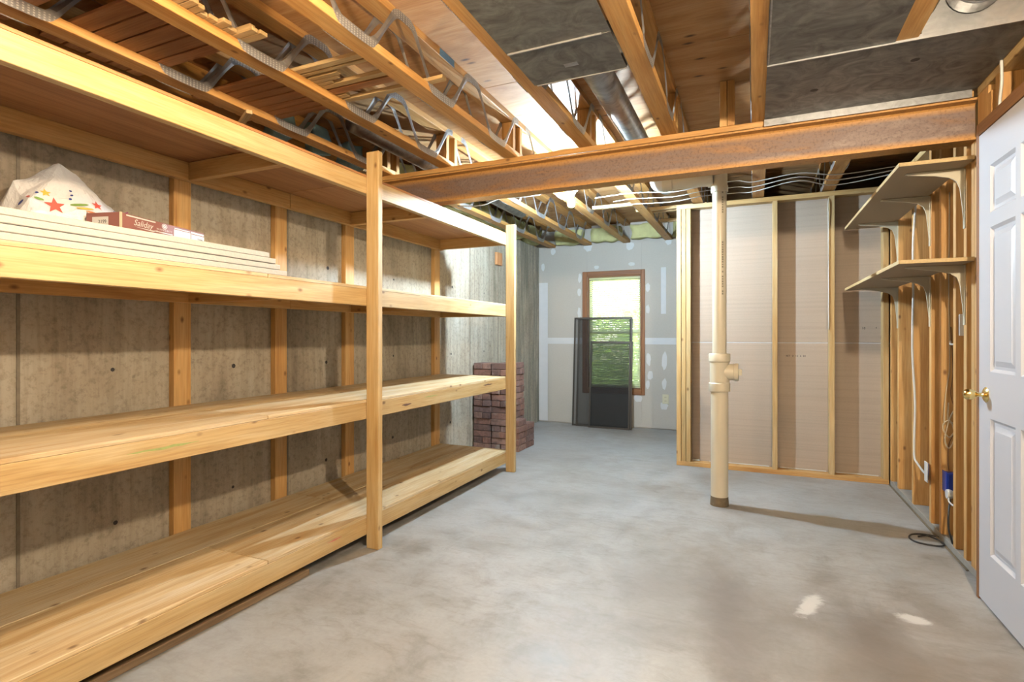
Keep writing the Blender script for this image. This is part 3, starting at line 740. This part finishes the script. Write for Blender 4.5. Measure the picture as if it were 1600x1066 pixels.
for k in range(11):
    w = rnd.choice((.030, .036, .042)); ex = -1.885 + .004 * k + rnd.uniform(-.03, .05)
    plank(-1.995, ex, y, y + w, .016, TRIMW, 'moulding', ml % (ORD[k], 'lower layer'), 'moulding', mg)
    if k % 2: plank(-1.993, ex - rnd.uniform(.01, .05), y + .002, y + w - .002, .013, TRIMW, 'moulding', ml % (ORD[k], 'upper layer'), 'moulding', mg, z=zc + .0165)
    y += w + .003
mb = 'pale moulding spanning the second and third trusses'
for i, (y, w, x1) in enumerate(((1.862, .034, -1.50), (1.905, .022, -1.515), (1.945, .026, -1.74), (1.975, .024, -1.77), (2.005, .022, -1.83), (2.032, .034, -1.45), (2.145, .030, -1.86), (2.080, .05, -1.51), (2.190, .038, -1.33))):
    lab = 'long pale moulding sticking out past the third truss' if x1 > -1.4 else (mb + ', %s from the viewer' % ORD[{0: 0, 1: 1, 5: 2, 7: 3}[i]] if x1 > -1.6 else 'short pale moulding stub poking past the second truss, %s from the viewer' % ORD[{2: 0, 3: 1, 4: 2, 6: 3}[i]])
    plank(-1.985, x1, y, y + w, .018, TRIMW if w != .05 else SIDING, 'moulding', lab, 'moulding', mg)
plank(-2.60, -2.30, 2.02, 2.05, .02, TRIMW, 'moulding', 'loose stick lying above the top shelf by the first truss', 'moulding', mg, z=H - .05, rz=-0.5)
for i, (x0, x1, y0) in enumerate(((-1.41, -0.99, 5.05), (-1.05, -0.50, 5.32), (-1.0, -0.45, 5.42), (-0.95, -0.40, 5.9))):
    plank(x0, x1 + .1, y0, y0 + .045, .03, TRIMW, 'lumber_offcut', 'pale lumber stick across the far trusses behind the beam, %s from the viewer' % ORD[i], 'lumber', 'sticks over the far trusses')

# ================================================================ SHELVING UNIT
XF = -1.92          # fascia front face
sh = thing('shelving_unit', 'long built-in rough pine shelving with four tiers along the concrete wall', 'shelving', (-2.27, 2.4, 0))
Y0, Y1 = 0.30, 4.290
tiers = [(0.072, 0.161), (0.700, 0.789), (1.314, 1.403), (1.921, 2.010)]
for i, (z0, z1) in enumerate(tiers):
    for a, b in ((Y0, 2.46), (2.462, Y1)):
        box('front_rail', (XF - .038, a, z0), (XF, b, z1), PINE, sh)
        box('back_ledger', (XL + .0415, a, z0 - (.0 if i < 3 else .0)), (XL + .0785, b if b < 4 else 4.24, z1), STUD, sh)
    for y in (0.34, 1.83, 3.02, 4.20):
        box('cross_joist', (XL + .079, y - .019, z0 + .001), (XF - .0385, y + .019, z1 - .001), STUD, sh)
    dt = .016
    if i in (0, 1, 2):
        e = [XL + .042, -2.335, XF + .001] if i else [XL + .042, -2.30, XF + .001]
        for a, b in zip(e, e[1:]):
            for ya, yb_ in ((Y0, 2.52 if b < -2 else 1.72), (2.523 if b < -2 else 1.723, 4.235)):
                box('deck_board', (a + .0015, ya, z1 + .0004), (b - .0015, yb_, z1 + dt), DECK, sh)
    else:
        for ya, yb_ in ((Y0, 2.438), (2.441, 4.25)):
            box('deck_sheet', (XL + .042, ya, z1 + .0004), (XF + .0, yb_, z1 + .013), PLYD, sh, bev=0.001)
for y in (1.765, 2.383, 2.993, 4.150, 0.6):
    box('back_post', (XL + .0015, y, 0.0), (XL + .040, y + .089, 2.020), STUD, sh)
for y, zt in ((2.372, 2.145), (4.185, 2.089), (0.42, 2.12)):
    box('front_post', (XF + .0005, y, 0.0), (XF + .0805, y + .038, zt), PINE, sh, bev=0.003)
SMG = plain('green_chalk', (0.42, 0.48, 0.16), 0.9, nz=0.3, nscale=60); SMR = plain('red_chalk', (0.72, 0.24, 0.18), 0.9, nz=0.3, nscale=60); DKN = plain('dark_bark', (0.16, 0.08, 0.05), 0.9, nz=0.4)
for yy, zz, l, h, m, nm in ((1.27, .752, .26, .007, SMG, 'green_smear'), (3.02, .758, .16, .006, SMG, 'green_smear'), (2.13, .128, .10, .006, SMR, 'red_smear'), (2.75, .735, .10, .010, DKN, 'bark_streak'), (3.85, .765, .16, .009, DKN, 'bark_streak')):
    rr = random.Random(int(yy * 100)); up = [(-l / 2 + l * k / 8, h * rr.uniform(.3, 1) * math.sin(math.pi * (k + .3) / 8.6)) for k in range(9)]; dn = [(-l / 2 + l * k / 8, -h * rr.uniform(.3, 1) * math.sin(math.pi * (k + .3) / 8.6)) for k in range(8, -1, -1)]
    link(nm, prism_mesh(up + dn, .0006, 0), m, sh, (XF + .0001, yy, zz))
box('cleat', (XL + .0015, 5.46, 1.945), (XL + .030, 5.60, 2.085), SIDING, wleft, bev=0.002)

# old boards lying under the bottom shelf
pts = ((-2.02, 0.62, -1.958, 1.995, .030, -0.010), (-2.12, 0.35, -2.03, 1.62, .022, 0.0))
for k, (x0, y0, x1, y1, t, rz) in enumerate(pts):
    o = box('lumber_board', (x0, y0, 0.0005), (x1, y1, t), GREYW, None, bev=0.003); o.rotation_euler = (0, 0, rz)
    tag(o, ['weathered wood board on the floor poking out from under the bottom shelf', 'darker flat board on the floor deep under the bottom shelf'][k], 'board')

# white boards stacked on the third tier
zs = 1.403 + .0165; rnd = random.Random(2)
wn_ = ['lowest and longest', 'second from the bottom', 'third from the bottom', 'topmost']
for k in range(4):
    y1 = [1.835, 1.800, 1.772, 1.745][k]
    o = box('foam_board', (-2.46 + rnd.uniform(-.01, .01), 0.32, zs), (-1.928 - [0, .003, .001, .008][k], y1, zs + .0225), FOAM, None, bev=0.0025)
    o.rotation_euler = (0, 0, [0, .0015, -.001, .002][k])
    tag(o, 'white thick board on the third shelf, %s of the stack' % wn_[k], 'board', 'white boards stacked on the shelf'); zs += .0243

# maroon carton on the boards
cz = zs + .0005; A = Vector((-2.20, 1.282)); B = Vector((-2.315, 1.715)); L = (B - A).length; ang = math.atan2(B.y - A.y, B.x - A.x)
carton = thing('flooring_carton', 'flat maroon carton with white lettering lying on the white boards', 'box', ((A.x + B.x) / 2, (A.y + B.y) / 2, cz))
carton.rotation_euler = (0, 0, ang)
CH, CD = 0.105, 0.15   # local: x along the front, y towards the wall, z up
def cpart(name, me, mat, loc, rot=None):
    o = bpy.data.objects.new(name, me); COL.objects.link(o)
    if not me.materials: me.materials.append(mat)
    o.parent = carton; o.location = loc
    if rot: o.rotation_euler = rot
    return o
cpart('carton_body', box_mesh(L, CD, CH, .003), CARTON, (0, CD / 2, CH / 2))
flap = cpart('flap', prism_mesh([(0, 0), (.05, .02), (.05, .10), (.0, .16)], .003, 2), CARTI, (L / 2, .02, CH * .62))
def fx(u): return -L / 2 + u * L
FR = (R(90), 0, 0)
cpart('lettering', text_mesh('Saliday', .034, shear=.3), PAPERW, (fx(.24), -.0006, CH * .735), FR)
cpart('lettering', text_mesh('W A R R A N T Y', .011), PAPERW, (fx(.48), -.0006, CH * .70), FR)
cpart('swoosh', prism_mesh([(0, 0), (.09, -.004), (.115, .006), (.09, .001)], .0004, 1), PAPERW, (fx(.15), -.0008, CH * .585))
bm = bmesh.new(); n = 24
for r0, r1 in ((.0115, .009), (.0065, .002)):
    a = [bm.verts.new((r0 * 1.25 * math.cos(2 * math.pi * k / n), 0, r0 * math.sin(2 * math.pi * k / n))) for k in range(n)]
    b = [bm.verts.new((r1 * 1.25 * math.cos(2 * math.pi * k / n), 0, r1 * math.sin(2 * math.pi * k / n))) for k in range(n)]
    for k in range(n): bm.faces.new((a[k], a[(k + 1) % n], b[(k + 1) % n], b[k]))
cpart('emblem', bm_mesh(bm, 'emblem'), PAPERW, (fx(.48), -.0006, CH * .86))
for u, v, w, h in ((.22, .935, .14, .005), (.48, .60, .09, .004), (.70, .90, .09, .004), (.90, .89, .08, .008)):
    cpart('printed_line', box_mesh(w, .0006, h), PAPERW, (fx(u), -.0004, CH * v))
for u, w, h, v in ((.70, .095, .040, .66), (.905, .080, .038, .64)):
    lb = cpart('paper_label', box_mesh(w, .0008, h), PAPERW, (fx(u), -.0005, CH * v))
cpart('lettering', text_mesh('2199', .016), INK, (fx(.935), -.0013, CH * .64), FR)
cpart('paper_label', box_mesh(.0008, .07, .038), PAPERW, (-L / 2 - .0004, .085, CH * .66))
cpart('lettering', text_mesh('2199', .018), INK, (-L / 2 - .0012, .075, CH * .66), (R(90), 0, R(-90)))
cpart('tape', box_mesh(.012, .001, CH), CREAMC, (-L / 2 + .004, -.0006, CH / 2))

# plastic bag slumped behind and over the carton
def bag_mesh():
    nu, nv = 52, 24
    top = [(p_ + .05, q_) for p_, q_ in [(0.94, .02), (1.00, .10), (1.045, .235), (1.10, .262), (1.19, .312), (1.24, .285), (1.31, .235), (1.38, .205), (1.47, .165), (1.53, .135), (1.60, .115)]]
    def ht(y):
        for (a, p), (b, q) in zip(top, top[1:]):
            if y <= b: return p + (q - p) * (y - a) / (b - a)
        return top[-1][1]
    ex = (B - A).normalized(); ey = Vector((-ex.y, ex.x))
    def base(x, y):
        d = Vector((x, y)) - A; u, w = d.dot(ex), d.dot(ey)
        return CH + .004 if -.012 < u < L + .01 and -.012 < w < CD + .012 else 0.0
    bm = bmesh.new(); grid = []
    for i in range(nu):
        y = .99 + .66 * i / (nu - 1); row = []
        xf = -2.375 - .02 * math.sin(y * 23)
        for j in range(nv):
            v = j / (nv - 1)                      # 0 room side, 1 wall side
            x = xf + (-2.605 - xf) * v
            s = min(1, v / .60) if v < .60 else max(0, 1 - (v - .60) / .40 * .8)
            b0 = base(x, y)
            h = ht(y) * 1.05 * (.30 + .70 * s ** .75)
            cr = abs(noise.noise(Vector((y * 6, v * 2.4, 1.7)))) * .055 + abs(noise.noise(Vector((y * 17, v * 6, 5)))) * .016
            h = h - cr * (1 if h > .1 else .3)
            if j in (0, nv - 1) or i in (0, nu - 1): h = b0
            row.append(bm.verts.new((x, y, cz + max(h, b0 + .001))))
        grid.append(row)
    for a, b in zip(grid, grid[1:]):
        for j in range(nv - 1): bm.faces.new((a[j], b[j], b[j + 1], a[j + 1]))
    bmesh.ops.recalc_face_normals(bm, faces=bm.faces)
    return bm
bm = bag_mesh(); bc = Vector((-2.42, 1.18, cz))
for v in bm.verts: v.co -= bc
bmesh.ops.delete(bm, geom=[v for v in bm.verts if not v.link_faces], context='VERTS')
tree = BVHTree.FromBMesh(bm)
bag = link('plastic_bag', bm_mesh(bm, 'plastic_bag'), BAG, None, bc)
tag(bag, 'crumpled white plastic shopping bag with colourful print behind the maroon carton', 'bag')
PRC = {k: plain('print_' + k, c, 0.45) for k, c in dict(red=(.62, .09, .06), blue=(.02, .05, .30), green=(.22, .36, .08), yellow=(.75, .52, .08), purple=(.30, .04, .22), orange=(.75, .25, .08)).items()}
def decal(y, z, poly, col):
    org = Vector((0, 0, 1.15)); dst = Vector((-2.36, y, z)); d = (dst - org).normalized()
    hit, nrm, _, _ = tree.ray_cast(org - bc, d)
    if hit is None: return
    if nrm.dot(d) > 0: nrm = -nrm
    u = Vector((0, 1, 0)); u = (u - nrm * u.dot(nrm)).normalized(); w = nrm.cross(u)
    if w.z < 0: w = -w
    bm = bmesh.new(); vs = [bm.verts.new(nrm * .003 + u * a + w * b) for a, b in poly]; bm.faces.new(vs)
    o = link('printed_shape', bm_mesh(bm, 'printed_shape'), PRC[col], bag, bc + hit)
def star(r): return [(r * (1 if k % 2 == 0 else .42) * math.sin(k * math.pi / 5), r * (1 if k % 2 == 0 else .42) * math.cos(k * math.pi / 5)) for k in range(10)]
def dot(r, e=1.0): return [(r * e * math.cos(k * .7), r * math.sin(k * .7)) for k in range(9)]
def wave(l, t): return [(0, 0), (l * .3, t * 1.6), (l * .6, t * 1.8), (l, t * 3.2), (l, t * 4.2), (l * .6, t * 2.9), (l * .3, t * 2.7), (0, t)]
for y, z, p, c in ((1.24, 1.655, star(.022), 'red'), (1.10, 1.625, star(.034), 'red'), (1.07, 1.665, star(.02), 'yellow'), (1.30, 1.635, wave(.04, .009), 'blue'), (1.33, 1.635, wave(.04, .008), 'purple'),
        (1.36, 1.635, wave(.04, .008), 'orange'), (1.43, 1.64, dot(.012, 1.5), 'blue'), (1.18, 1.645, dot(.006, 5), 'green'), (1.20, 1.635, dot(.005, 6), 'yellow'), (1.15, 1.69, dot(.005), 'blue'),
        (1.155, 1.675, dot(.005), 'blue'), (1.15, 1.66, dot(.005), 'blue'), (1.045, 1.66, dot(.006), 'blue'), (1.02, 1.64, dot(.006), 'red'), (1.00, 1.615, dot(.007, 2), 'blue'), (1.05, 1.64, dot(.006, 3), 'green'), (1.22, 1.625, dot(.005, 4), 'orange')):
    decal(y + .05, z + .005, p, c)

# ================================================================ BRICK STACK
def brick_mesh(seed):
    rnd = random.Random(seed); me = box_mesh(.196, .090, .059, .004)
    for v in me.vertices: v.co += Vector((rnd.uniform(-1, 1), rnd.uniform(-1, 1), rnd.uniform(-1, 1))) * .0014
    me.materials.append(BRICK); return me
BM = [brick_mesh(s) for s in range(6)]
rnd = random.Random(9); rowh = .0625
def brick(x, y, z, along_x, low=False):
    o = link('brick', rnd.choice(BM), None, None, (x + rnd.uniform(-.004, .004), y + rnd.uniform(-.006, .006), z + .0305), (0, 0, (0 if along_x else math.pi / 2) + rnd.uniform(-.02, .02)))
    tag(o, 'old brown brick in the low heap beside the tall brick stack' if low else 'old brown brick in the tall stack against the concrete wall', 'brick', 'bricks heaped low' if low else 'bricks in the tall stack')
for cx, cy in ((-2.525, 5.02), (-2.322, 5.02), (-2.322, 5.228)):
    pat = False
    for r in range(14):
        pat = rnd.random() < .5
        z = r * rowh
        if pat:
            brick(cx, cy - .049, z, True); brick(cx, cy + .049, z, True)
        else:
            brick(cx - .049, cy, z, False); brick(cx + .049, cy, z, False)
for r in range(5):
    for k in range(2):
        if r == 4 and k == 1: continue
        brick(-2.165, 5.03 + k * .205, r * rowh, False, True)

# ================================================================ WINDOW SCREENS LEANING ON THE FAR WALL
def screen(xl, xr, h, ybase, ytop, label, roll=0.0):
    t = thing('window_screen', label, 'screen', ((xl + xr) / 2, ybase, 0.001), 'window screens leaning on the far wall')
    w = xr - xl; lean = -math.asin((ytop - ybase) / h); t.rotation_euler = (lean, roll, 0)
    f = .020; th = .009
    def p(name, lo, hi, m):
        lo = Vector(lo); hi = Vector(hi); d = hi - lo; me = box_mesh(d.x, d.y, d.z, .001 if m is SCRF else 0)
        me.materials.append(m); o = bpy.data.objects.new(name, me); COL.objects.link(o); o.parent = t; o.location = (lo + hi) / 2; return o
    p('frame_bar', (-w / 2, -th, 0), (-w / 2 + f, 0, h), SCRF); p('frame_bar', (w / 2 - f, -th, 0), (w / 2, 0, h), SCRF)
    p('frame_bar', (-w / 2 + f, -th, 0), (w / 2 - f, 0, f), SCRF); p('frame_bar', (-w / 2 + f, -th, h - f), (w / 2 - f, 0, h), SCRF)
    bm = bmesh.new(); vs = [bm.verts.new(c) for c in ((-w / 2 + f, -th / 2, f), (w / 2 - f, -th / 2, f), (w / 2 - f, -th / 2, h - f), (-w / 2 + f, -th / 2, h - f))]; bm.faces.new(vs)
    me = bm_mesh(bm, 'mesh'); me.materials.append(SMESH); o = bpy.data.objects.new('screen_mesh', me); COL.objects.link(o); o.parent = t
    return t
screen(-2.135, -1.395, 1.390, 6.700, 6.808, 'tallest dark window screen, rearmost against the far wall')
screen(-2.080, -1.375, 1.385, 6.682, 6.795, 'tall dark window screen just in front of the rearmost one')
screen(-1.905, -1.365, 1.085, 6.655, 6.755, 'shorter dark window screen, second from the front')
screen(-1.900, -1.385, 1.080, 6.635, 6.738, 'shorter dark window screen, foremost of the leaning screens')

# ================================================================ DRAIN PIPE
px_, py_ = -0.214, 3.955
pipe = thing('drain_pipe', 'ivory plastic drain pipe rising from the floor with a cleanout tee', 'pipe', (px_, py_, 0))
link('lower_pipe', lathe_mesh([(0, 0.0), (.056, 0.0), (.056, .80), (0, .80)], 32), PVC, pipe, (px_, py_, 0))
link('base_grime', lathe_mesh([(0.0, 0.001), (.0605, 0.001), (.0585, .03), (.0570, .048), (.0565, .062), (0, .062)], 32), GRIME, pipe, (px_, py_, 0))
tee = link('cleanout_tee', lathe_mesh([(.0, .775), (.068, .775), (.0695, .780), (.0695, .828), (.063, .834), (.0625, .97), (.0695, .978), (.0695, 1.025), (.066, 1.030), (0, 1.030)], 32), PVC, pipe, (px_, py_, 0))
link('cleanout_hub', lathe_mesh([(0, .02), (.055, .02), (.055, .092), (.060, .094), (.060, .118), (.052, .120), (0, .12)], 28, 0), PVC, tee, (px_, py_, .905))
bm = bmesh.new(); add_box(bm, (.118, -.02, -.02), (.142, .02, .02)); link('cleanout_plug', bm_mesh(bm, 'plug'), PVC, tee, (px_, py_, .905))
link('upper_pipe', lathe_mesh([(0, 1.03), (.0455, 1.03), (.0455, 2.18), (0, 2.18)], 32), PVC, pipe, (px_, py_, 0))
link('top_tee', lathe_mesh([(0, 2.125), (.0535, 2.125), (.055, 2.130), (.055, 2.165), (.050, 2.172), (.050, 2.290), (0, 2.290)], 32), PVC, pipe, (px_, py_, 0))
link('horizontal_pipe', lathe_mesh([(0, -.37), (.0455, -.37), (.0455, -.04), (0, -.04)], 28, 0), PVC, pipe, (px_, py_, 2.222))
link('hub', lathe_mesh([(0, -.075), (.054, -.075), (.055, -.07), (.055, -.04), (0, -.04)], 28, 0), PVC, pipe, (px_, py_, 2.222))
link('coupling', lathe_mesh([(0, -.375), (.054, -.375), (.054, -.31), (0, -.31)], 28, 0), PVC, pipe, (px_, py_, 2.222))
tube('white_elbow', smooth_path([(px_ - .37, py_, 2.222), (px_ - .40, py_, 2.222), (px_ - .415, py_, 2.238), (px_ - .424, py_, 2.27), (px_ - .425, py_, 2.315)], 4), .047, PVCW, pipe, seg=20)
for z0, n in ((2.115, 9), (1.78, 22)):
    bm = bmesh.new(); rnd = random.Random(int(z0 * 100))
    for k in range(n):
        z = z0 - k * .0165
        if rnd.random() < .15: continue
        a = R(-62); rr = .0459; h = rnd.uniform(.004, .0065)
        for da in (-.09, .05):
            x = rr * math.cos(a + da); y = rr * math.sin(a + da); x2 = rr * math.cos(a + da + .07); y2 = rr * math.sin(a + da + .07)
            bm.faces.new([bm.verts.new(c) for c in ((x, y, z - h), (x2, y2, z - h), (x2, y2, z + h), (x, y, z + h))])
    link('printed_marks', bm_mesh(bm, 'marks'), INK, pipe, (px_, py_, 0))

# ================================================================ WALL SHELVES ON THE RIGHT
def bracket_mesh():
    """stamped L bracket; local x points from the wall into the room as -x, z down the stud"""
    bm = bmesh.new()
    add_box(bm, (-.004, -.013, -.30), (0, .013, -.002)); add_box(bm, (-.245, -.013, -.006), (-.004, .013, -.002))
    poly = [(-.004, -.285), (-.010, -.20), (-.020, -.10), (-.034, -.062), (-.060, -.042), (-.12, -.026), (-.235, -.010), (-.235, -.006), (-.004, -.006)]
    for y0, y1 in ((-.0045, .0045),):
        A = [bm.verts.new((a, y0, b)) for a, b in poly]; B = [bm.verts.new((a, y1, b)) for a, b in poly]; n = len(poly)
        bm.faces.new(A[::-1]); bm.faces.new(B)
        for i in range(n): bm.faces.new((A[i], A[(i + 1) % n], B[(i + 1) % n], B[i]))
    bmesh.ops.recalc_face_normals(bm, faces=bm.faces)
    return bm_mesh(bm, 'bracket')
BRM = bracket_mesh()
for z, lab in ((1.985, 'upper particle board wall shelf on three almond brackets'), (1.505, 'lower particle board wall shelf on three almond brackets')):
    s = thing('wall_shelf', lab, 'shelf', (XR, 4.1, z), 'wall shelves on the right stud wall')
    o = box('shelf_board', (0.655, 3.232, z), (0.952, 4.975, z + .019), MDF, s, bev=0.001)
    box('edge_band', (0.6535, 3.2315, z + .0005), (0.655, 4.975, z + .0185), TRIMW, s, bev=0)
    box('raw_edge', (0.656, 3.2305, z + .0005), (0.952, 3.232, z + .0185), MDFE, s, bev=0)
    for y in (3.391, 3.976, 4.771):
        link('bracket', BRM, BRKT, s, (XR - .0006, y, z))
box('shelf_end_stub', (0.955, 3.08, 2.0), (0.9595, 3.2, 2.03), MDFE, wright, bev=0.001)

# ================================================================ ELECTRICAL ODDS AND ENDS
def wire(name, pts, r, mat, label, group=None, cat='cable', seg=6):
    o = tube(name, pts, r, mat, None, seg=seg, smooth=6); return tag(o, label, cat, group)
def plate(name, lo, hi, label, mat, sockets=None):
    c = (Vector(lo) + Vector(hi)) / 2; t = thing(name, label, 'outlet', c); box('cover_plate', lo, hi, mat, t, bev=0.0015); return t
t = plate('wall_outlet', (-1.022, YB - .006, .320), (-0.948, YB - .0005, .435), 'ivory duplex outlet on the far drywall right of the window', IVORY)
for z in (.355, .400):
    soc = box('socket', (-1.002, YB - .0085, z - .015), (-0.968, YB - .006, z + .015), IVORY, t)
    for dx in (-.007, .007): box('slot', (-.985 + dx - .0015, YB - .009, z - .006), (-.985 + dx + .0015, YB - .0084, z + .006), INK, soc, bev=0)
t = thing('thermostat_box', 'white blank switch cover fixed to a stud beside the door', 'switch', (0.99, 3.51, 1.205))
box('cover_plate', (0.966, 3.495, 1.150), (1.016, 3.502, 1.262), WPLA, t); box('switch_box', (0.972, 3.5025, 1.155), (1.026, 3.5295, 1.257), INK, t)
t = thing('wall_outlet', 'white outlet on a blue box side-mounted on a stud of the right wall', 'outlet', (0.955, 4.0, .33))
box('cover_plate', (0.941, 3.958 + .0, .275), (0.947, 4.02, .395), WPLA, t); box('outlet_box', (0.9475, 3.9965, .285), (0.9595, 4.015, .385), BLUE, t)
bb = thing('junction_box', 'bright blue electrical box nailed to a stud above the black cable', 'electrical box', (1.0, 3.74, .34))
box('box_shell', (0.968, 3.695, .295), (1.045, 3.764, .395), BLUE, bb, bev=0.004)
box('face_rim', (0.963, 3.692, .290), (0.969, 3.764, .400), BLUE, bb, bev=0.001)
link('plug', lathe_mesh([(0, 0), (.024, 0), (.027, .012), (.020, .030), (.012, .045), (0, .045)], 14, 0), WPLA, bb, (0.962, 3.685, .285))
wire('black_cable', [(0.975, 3.678, .262), (0.970, 3.655, .25), (0.955, 3.62, .20), (0.950, 3.60, .12), (0.965, 3.60, .05), (0.99, 3.68, .008), (0.97, 3.80, .006), (0.90, 3.83, .006), (0.83, 3.80, .006), (0.805, 3.72, .006), (0.84, 3.66, .006), (0.93, 3.645, .008), (0.945, 3.69, .016), (0.90, 3.775, .016), (0.85, 3.75, .014)], 0.0046, BLACK,
     'black cable hanging from the blue box and coiled on the floor', seg=8)
wire('white_cable', [(0.965, 4.310, 2.02), (0.952, 4.322, 1.75), (0.956, 4.335, 1.45), (0.948, 4.318, 1.22), (0.951, 4.330, 1.02), (0.962, 4.318, .72), (0.957, 4.315, .46), (0.955, 4.30, .36), (0.956, 4.24, .335), (0.957, 4.10, .31), (0.956, 4.03, .315)], .0062, WHITEC, 'white cable running down the studs of the right wall to the outlet', seg=8)
wire('thin_wire', [(0.995, 3.758, 1.95), (0.99, 3.752, 1.4), (0.995, 3.757, 1.0), (0.985, 3.75, .90), (0.975, 3.74, .84), (0.965, 3.73, .74), (0.962, 3.72, .66)], .0028, CREAMC, 'thin cream wire hanging down the stud above the looped wire')
wire('thin_wire', [(1.0, 3.755, 1.2), (1.008, 3.75, .95), (0.998, 3.748, .83), (1.015, 3.745, .74), (1.022, 3.745, .64), (0.99, 3.745, .55), (0.985, 3.745, .45), (0.99, 3.745, .40)], .0022, BROWNC, 'thin brown wire dropping behind the cream wire into the blue box')
lp = [(0.985, 3.735, .78)] + [(0.985 + .028 * math.cos(a) + .006 * math.sin(2 * a), 3.733 - .002 * k, .635 + .045 * math.sin(a)) for k, a in enumerate([1.6, .8, 0, -.8, -1.6, -2.4, -3.2, -4.0, -4.8])] + [(1.01, 3.725, .60), (0.985, 3.722, .53), (0.965, 3.722, .58), (0.985, 3.720, .69), (1.005, 3.720, .74)]
wire('looped_wire', lp, .0032, CREAMC, 'cream wire tied in a loop above the blue box')
wire('short_cable', [(0.997, 3.752, 1.12), (0.985, 3.70, 1.105), (0.975, 3.62, 1.105), (0.985, 3.566, 1.11)], .0050, WHITEC, 'short white cable bridging two studs beside the switch cover')
wire('short_cable', [(0.975, 3.688, .275), (0.962, 3.64, .255), (0.972, 3.574, .245)], .0045, WHITEC, 'short white cable under the blue electrical box')
wire('header_cable', [(0.952, 2.93, 2.31), (0.950, 2.92, 2.22), (0.952, 2.945, 2.15), (0.955, 2.96, 2.085)], .006, WHITEC, 'white cable on the framing above the door')
wire('thin_wire', [(0.58, YP + .06, 2.25), (0.546, YP - .005, 2.24), (0.545, YP - .006, 2.05), (0.5465, YP - .004, 1.7), (0.5475, YP - .004, 1.2)], .0035, WHITEC, 'white wire on a stud of the middle partition')
for k in range(3):
    z = H - .012 - .012 * k; q = .14 * k
    wire('ceiling_cable', [(0.95, 4.55 + .05 * k, z + .03), (0.55, 4.45 + .1 * k, z - .015), (0.30, 4.40 + .06 * k, z + .012), (0.0, 4.42 + .1 * k, z - .012), (-0.12, 4.40 + q, z + .005), (-0.35, 4.32 + q * .5, z - .03 - .008 * k), (-0.56, 4.30 + q * .5, z - .055 - .008 * k), (-0.80, 4.36 + q, z - .02), (-0.95, 4.42 + q, z + .002), (-1.10 - .12 * (k != 1), 4.46 + q, z + .002)], .0035, WHITEC,
         ['topmost', 'middle', 'lowest'][k] + ' of three pale cables slung under the trusses behind the beam', 'cables behind the beam')
wire('ceiling_cable', [(-1.40, 4.08, H - .008), (-1.65, 4.10, H - .03), (-1.95, 4.16, H - .006), (-2.15, 4.2, H - .035), (-2.42, 4.25, H - .008)], .0055, WHITEC, 'white cable running from the bare bulb towards the concrete wall', 'cables behind the beam')

# ================================================================ BARE BULBS
BL = ['bright bare bulb in a porcelain holder behind the steel beam', 'bare bulb']
for i, (p, col, pw) in enumerate(LAMPS):
    x, y, z = p
    lab = ['bare bulb overhead in front of the shelving', 'bare bulb overhead near the door wall', 'bright bare bulb in a porcelain holder behind the steel beam', 'added fill bulb behind the viewpoint'][i]
    t = thing('bare_bulb', lab, 'light bulb', (x, y, H), 'bare ceiling bulbs')
    box('junction_plate', (x - .10, y - .05, H - .013), (x + .10, y + .05, H - .001), PORC, t)
    link('lamp_holder', lathe_mesh([(0, 0), (.055, 0), (.055, -.012), (.035, -.03), (.022, -.055), (0, -.055)], 20), PORC, t, (x, y, H - .013))
    link('bulb', lathe_mesh([(0, .062), (.014, .060), (.016, .038), (.024, .020), (.030, .0), (.026, -.018), (.014, -.028), (0, -.031)], 12), m_bulb(col, pw), t, (x, y, z))

# ---------------------------------------------------------------- one albedo scale for every opaque material (keeps interreflection realistic)
ALBEDO = 0.55
for m in bpy.data.materials:
    if not m.use_nodes or m.name.startswith('lit_bulb'): continue
    for b in [n for n in m.node_tree.nodes if n.type == 'BSDF_PRINCIPLED']:
        if b.inputs['Metallic'].default_value > 0.3: continue
        i = b.inputs['Base Color']
        if i.is_linked:
            src = i.links[0].from_socket
            i_new = mix(m.node_tree, 1.0, src, (ALBEDO,) * 3, 'MULTIPLY')
            m.node_tree.links.new(i_new, i)
        else:
            i.default_value = tuple(c * ALBEDO for c in i.default_value[:3]) + (1,)
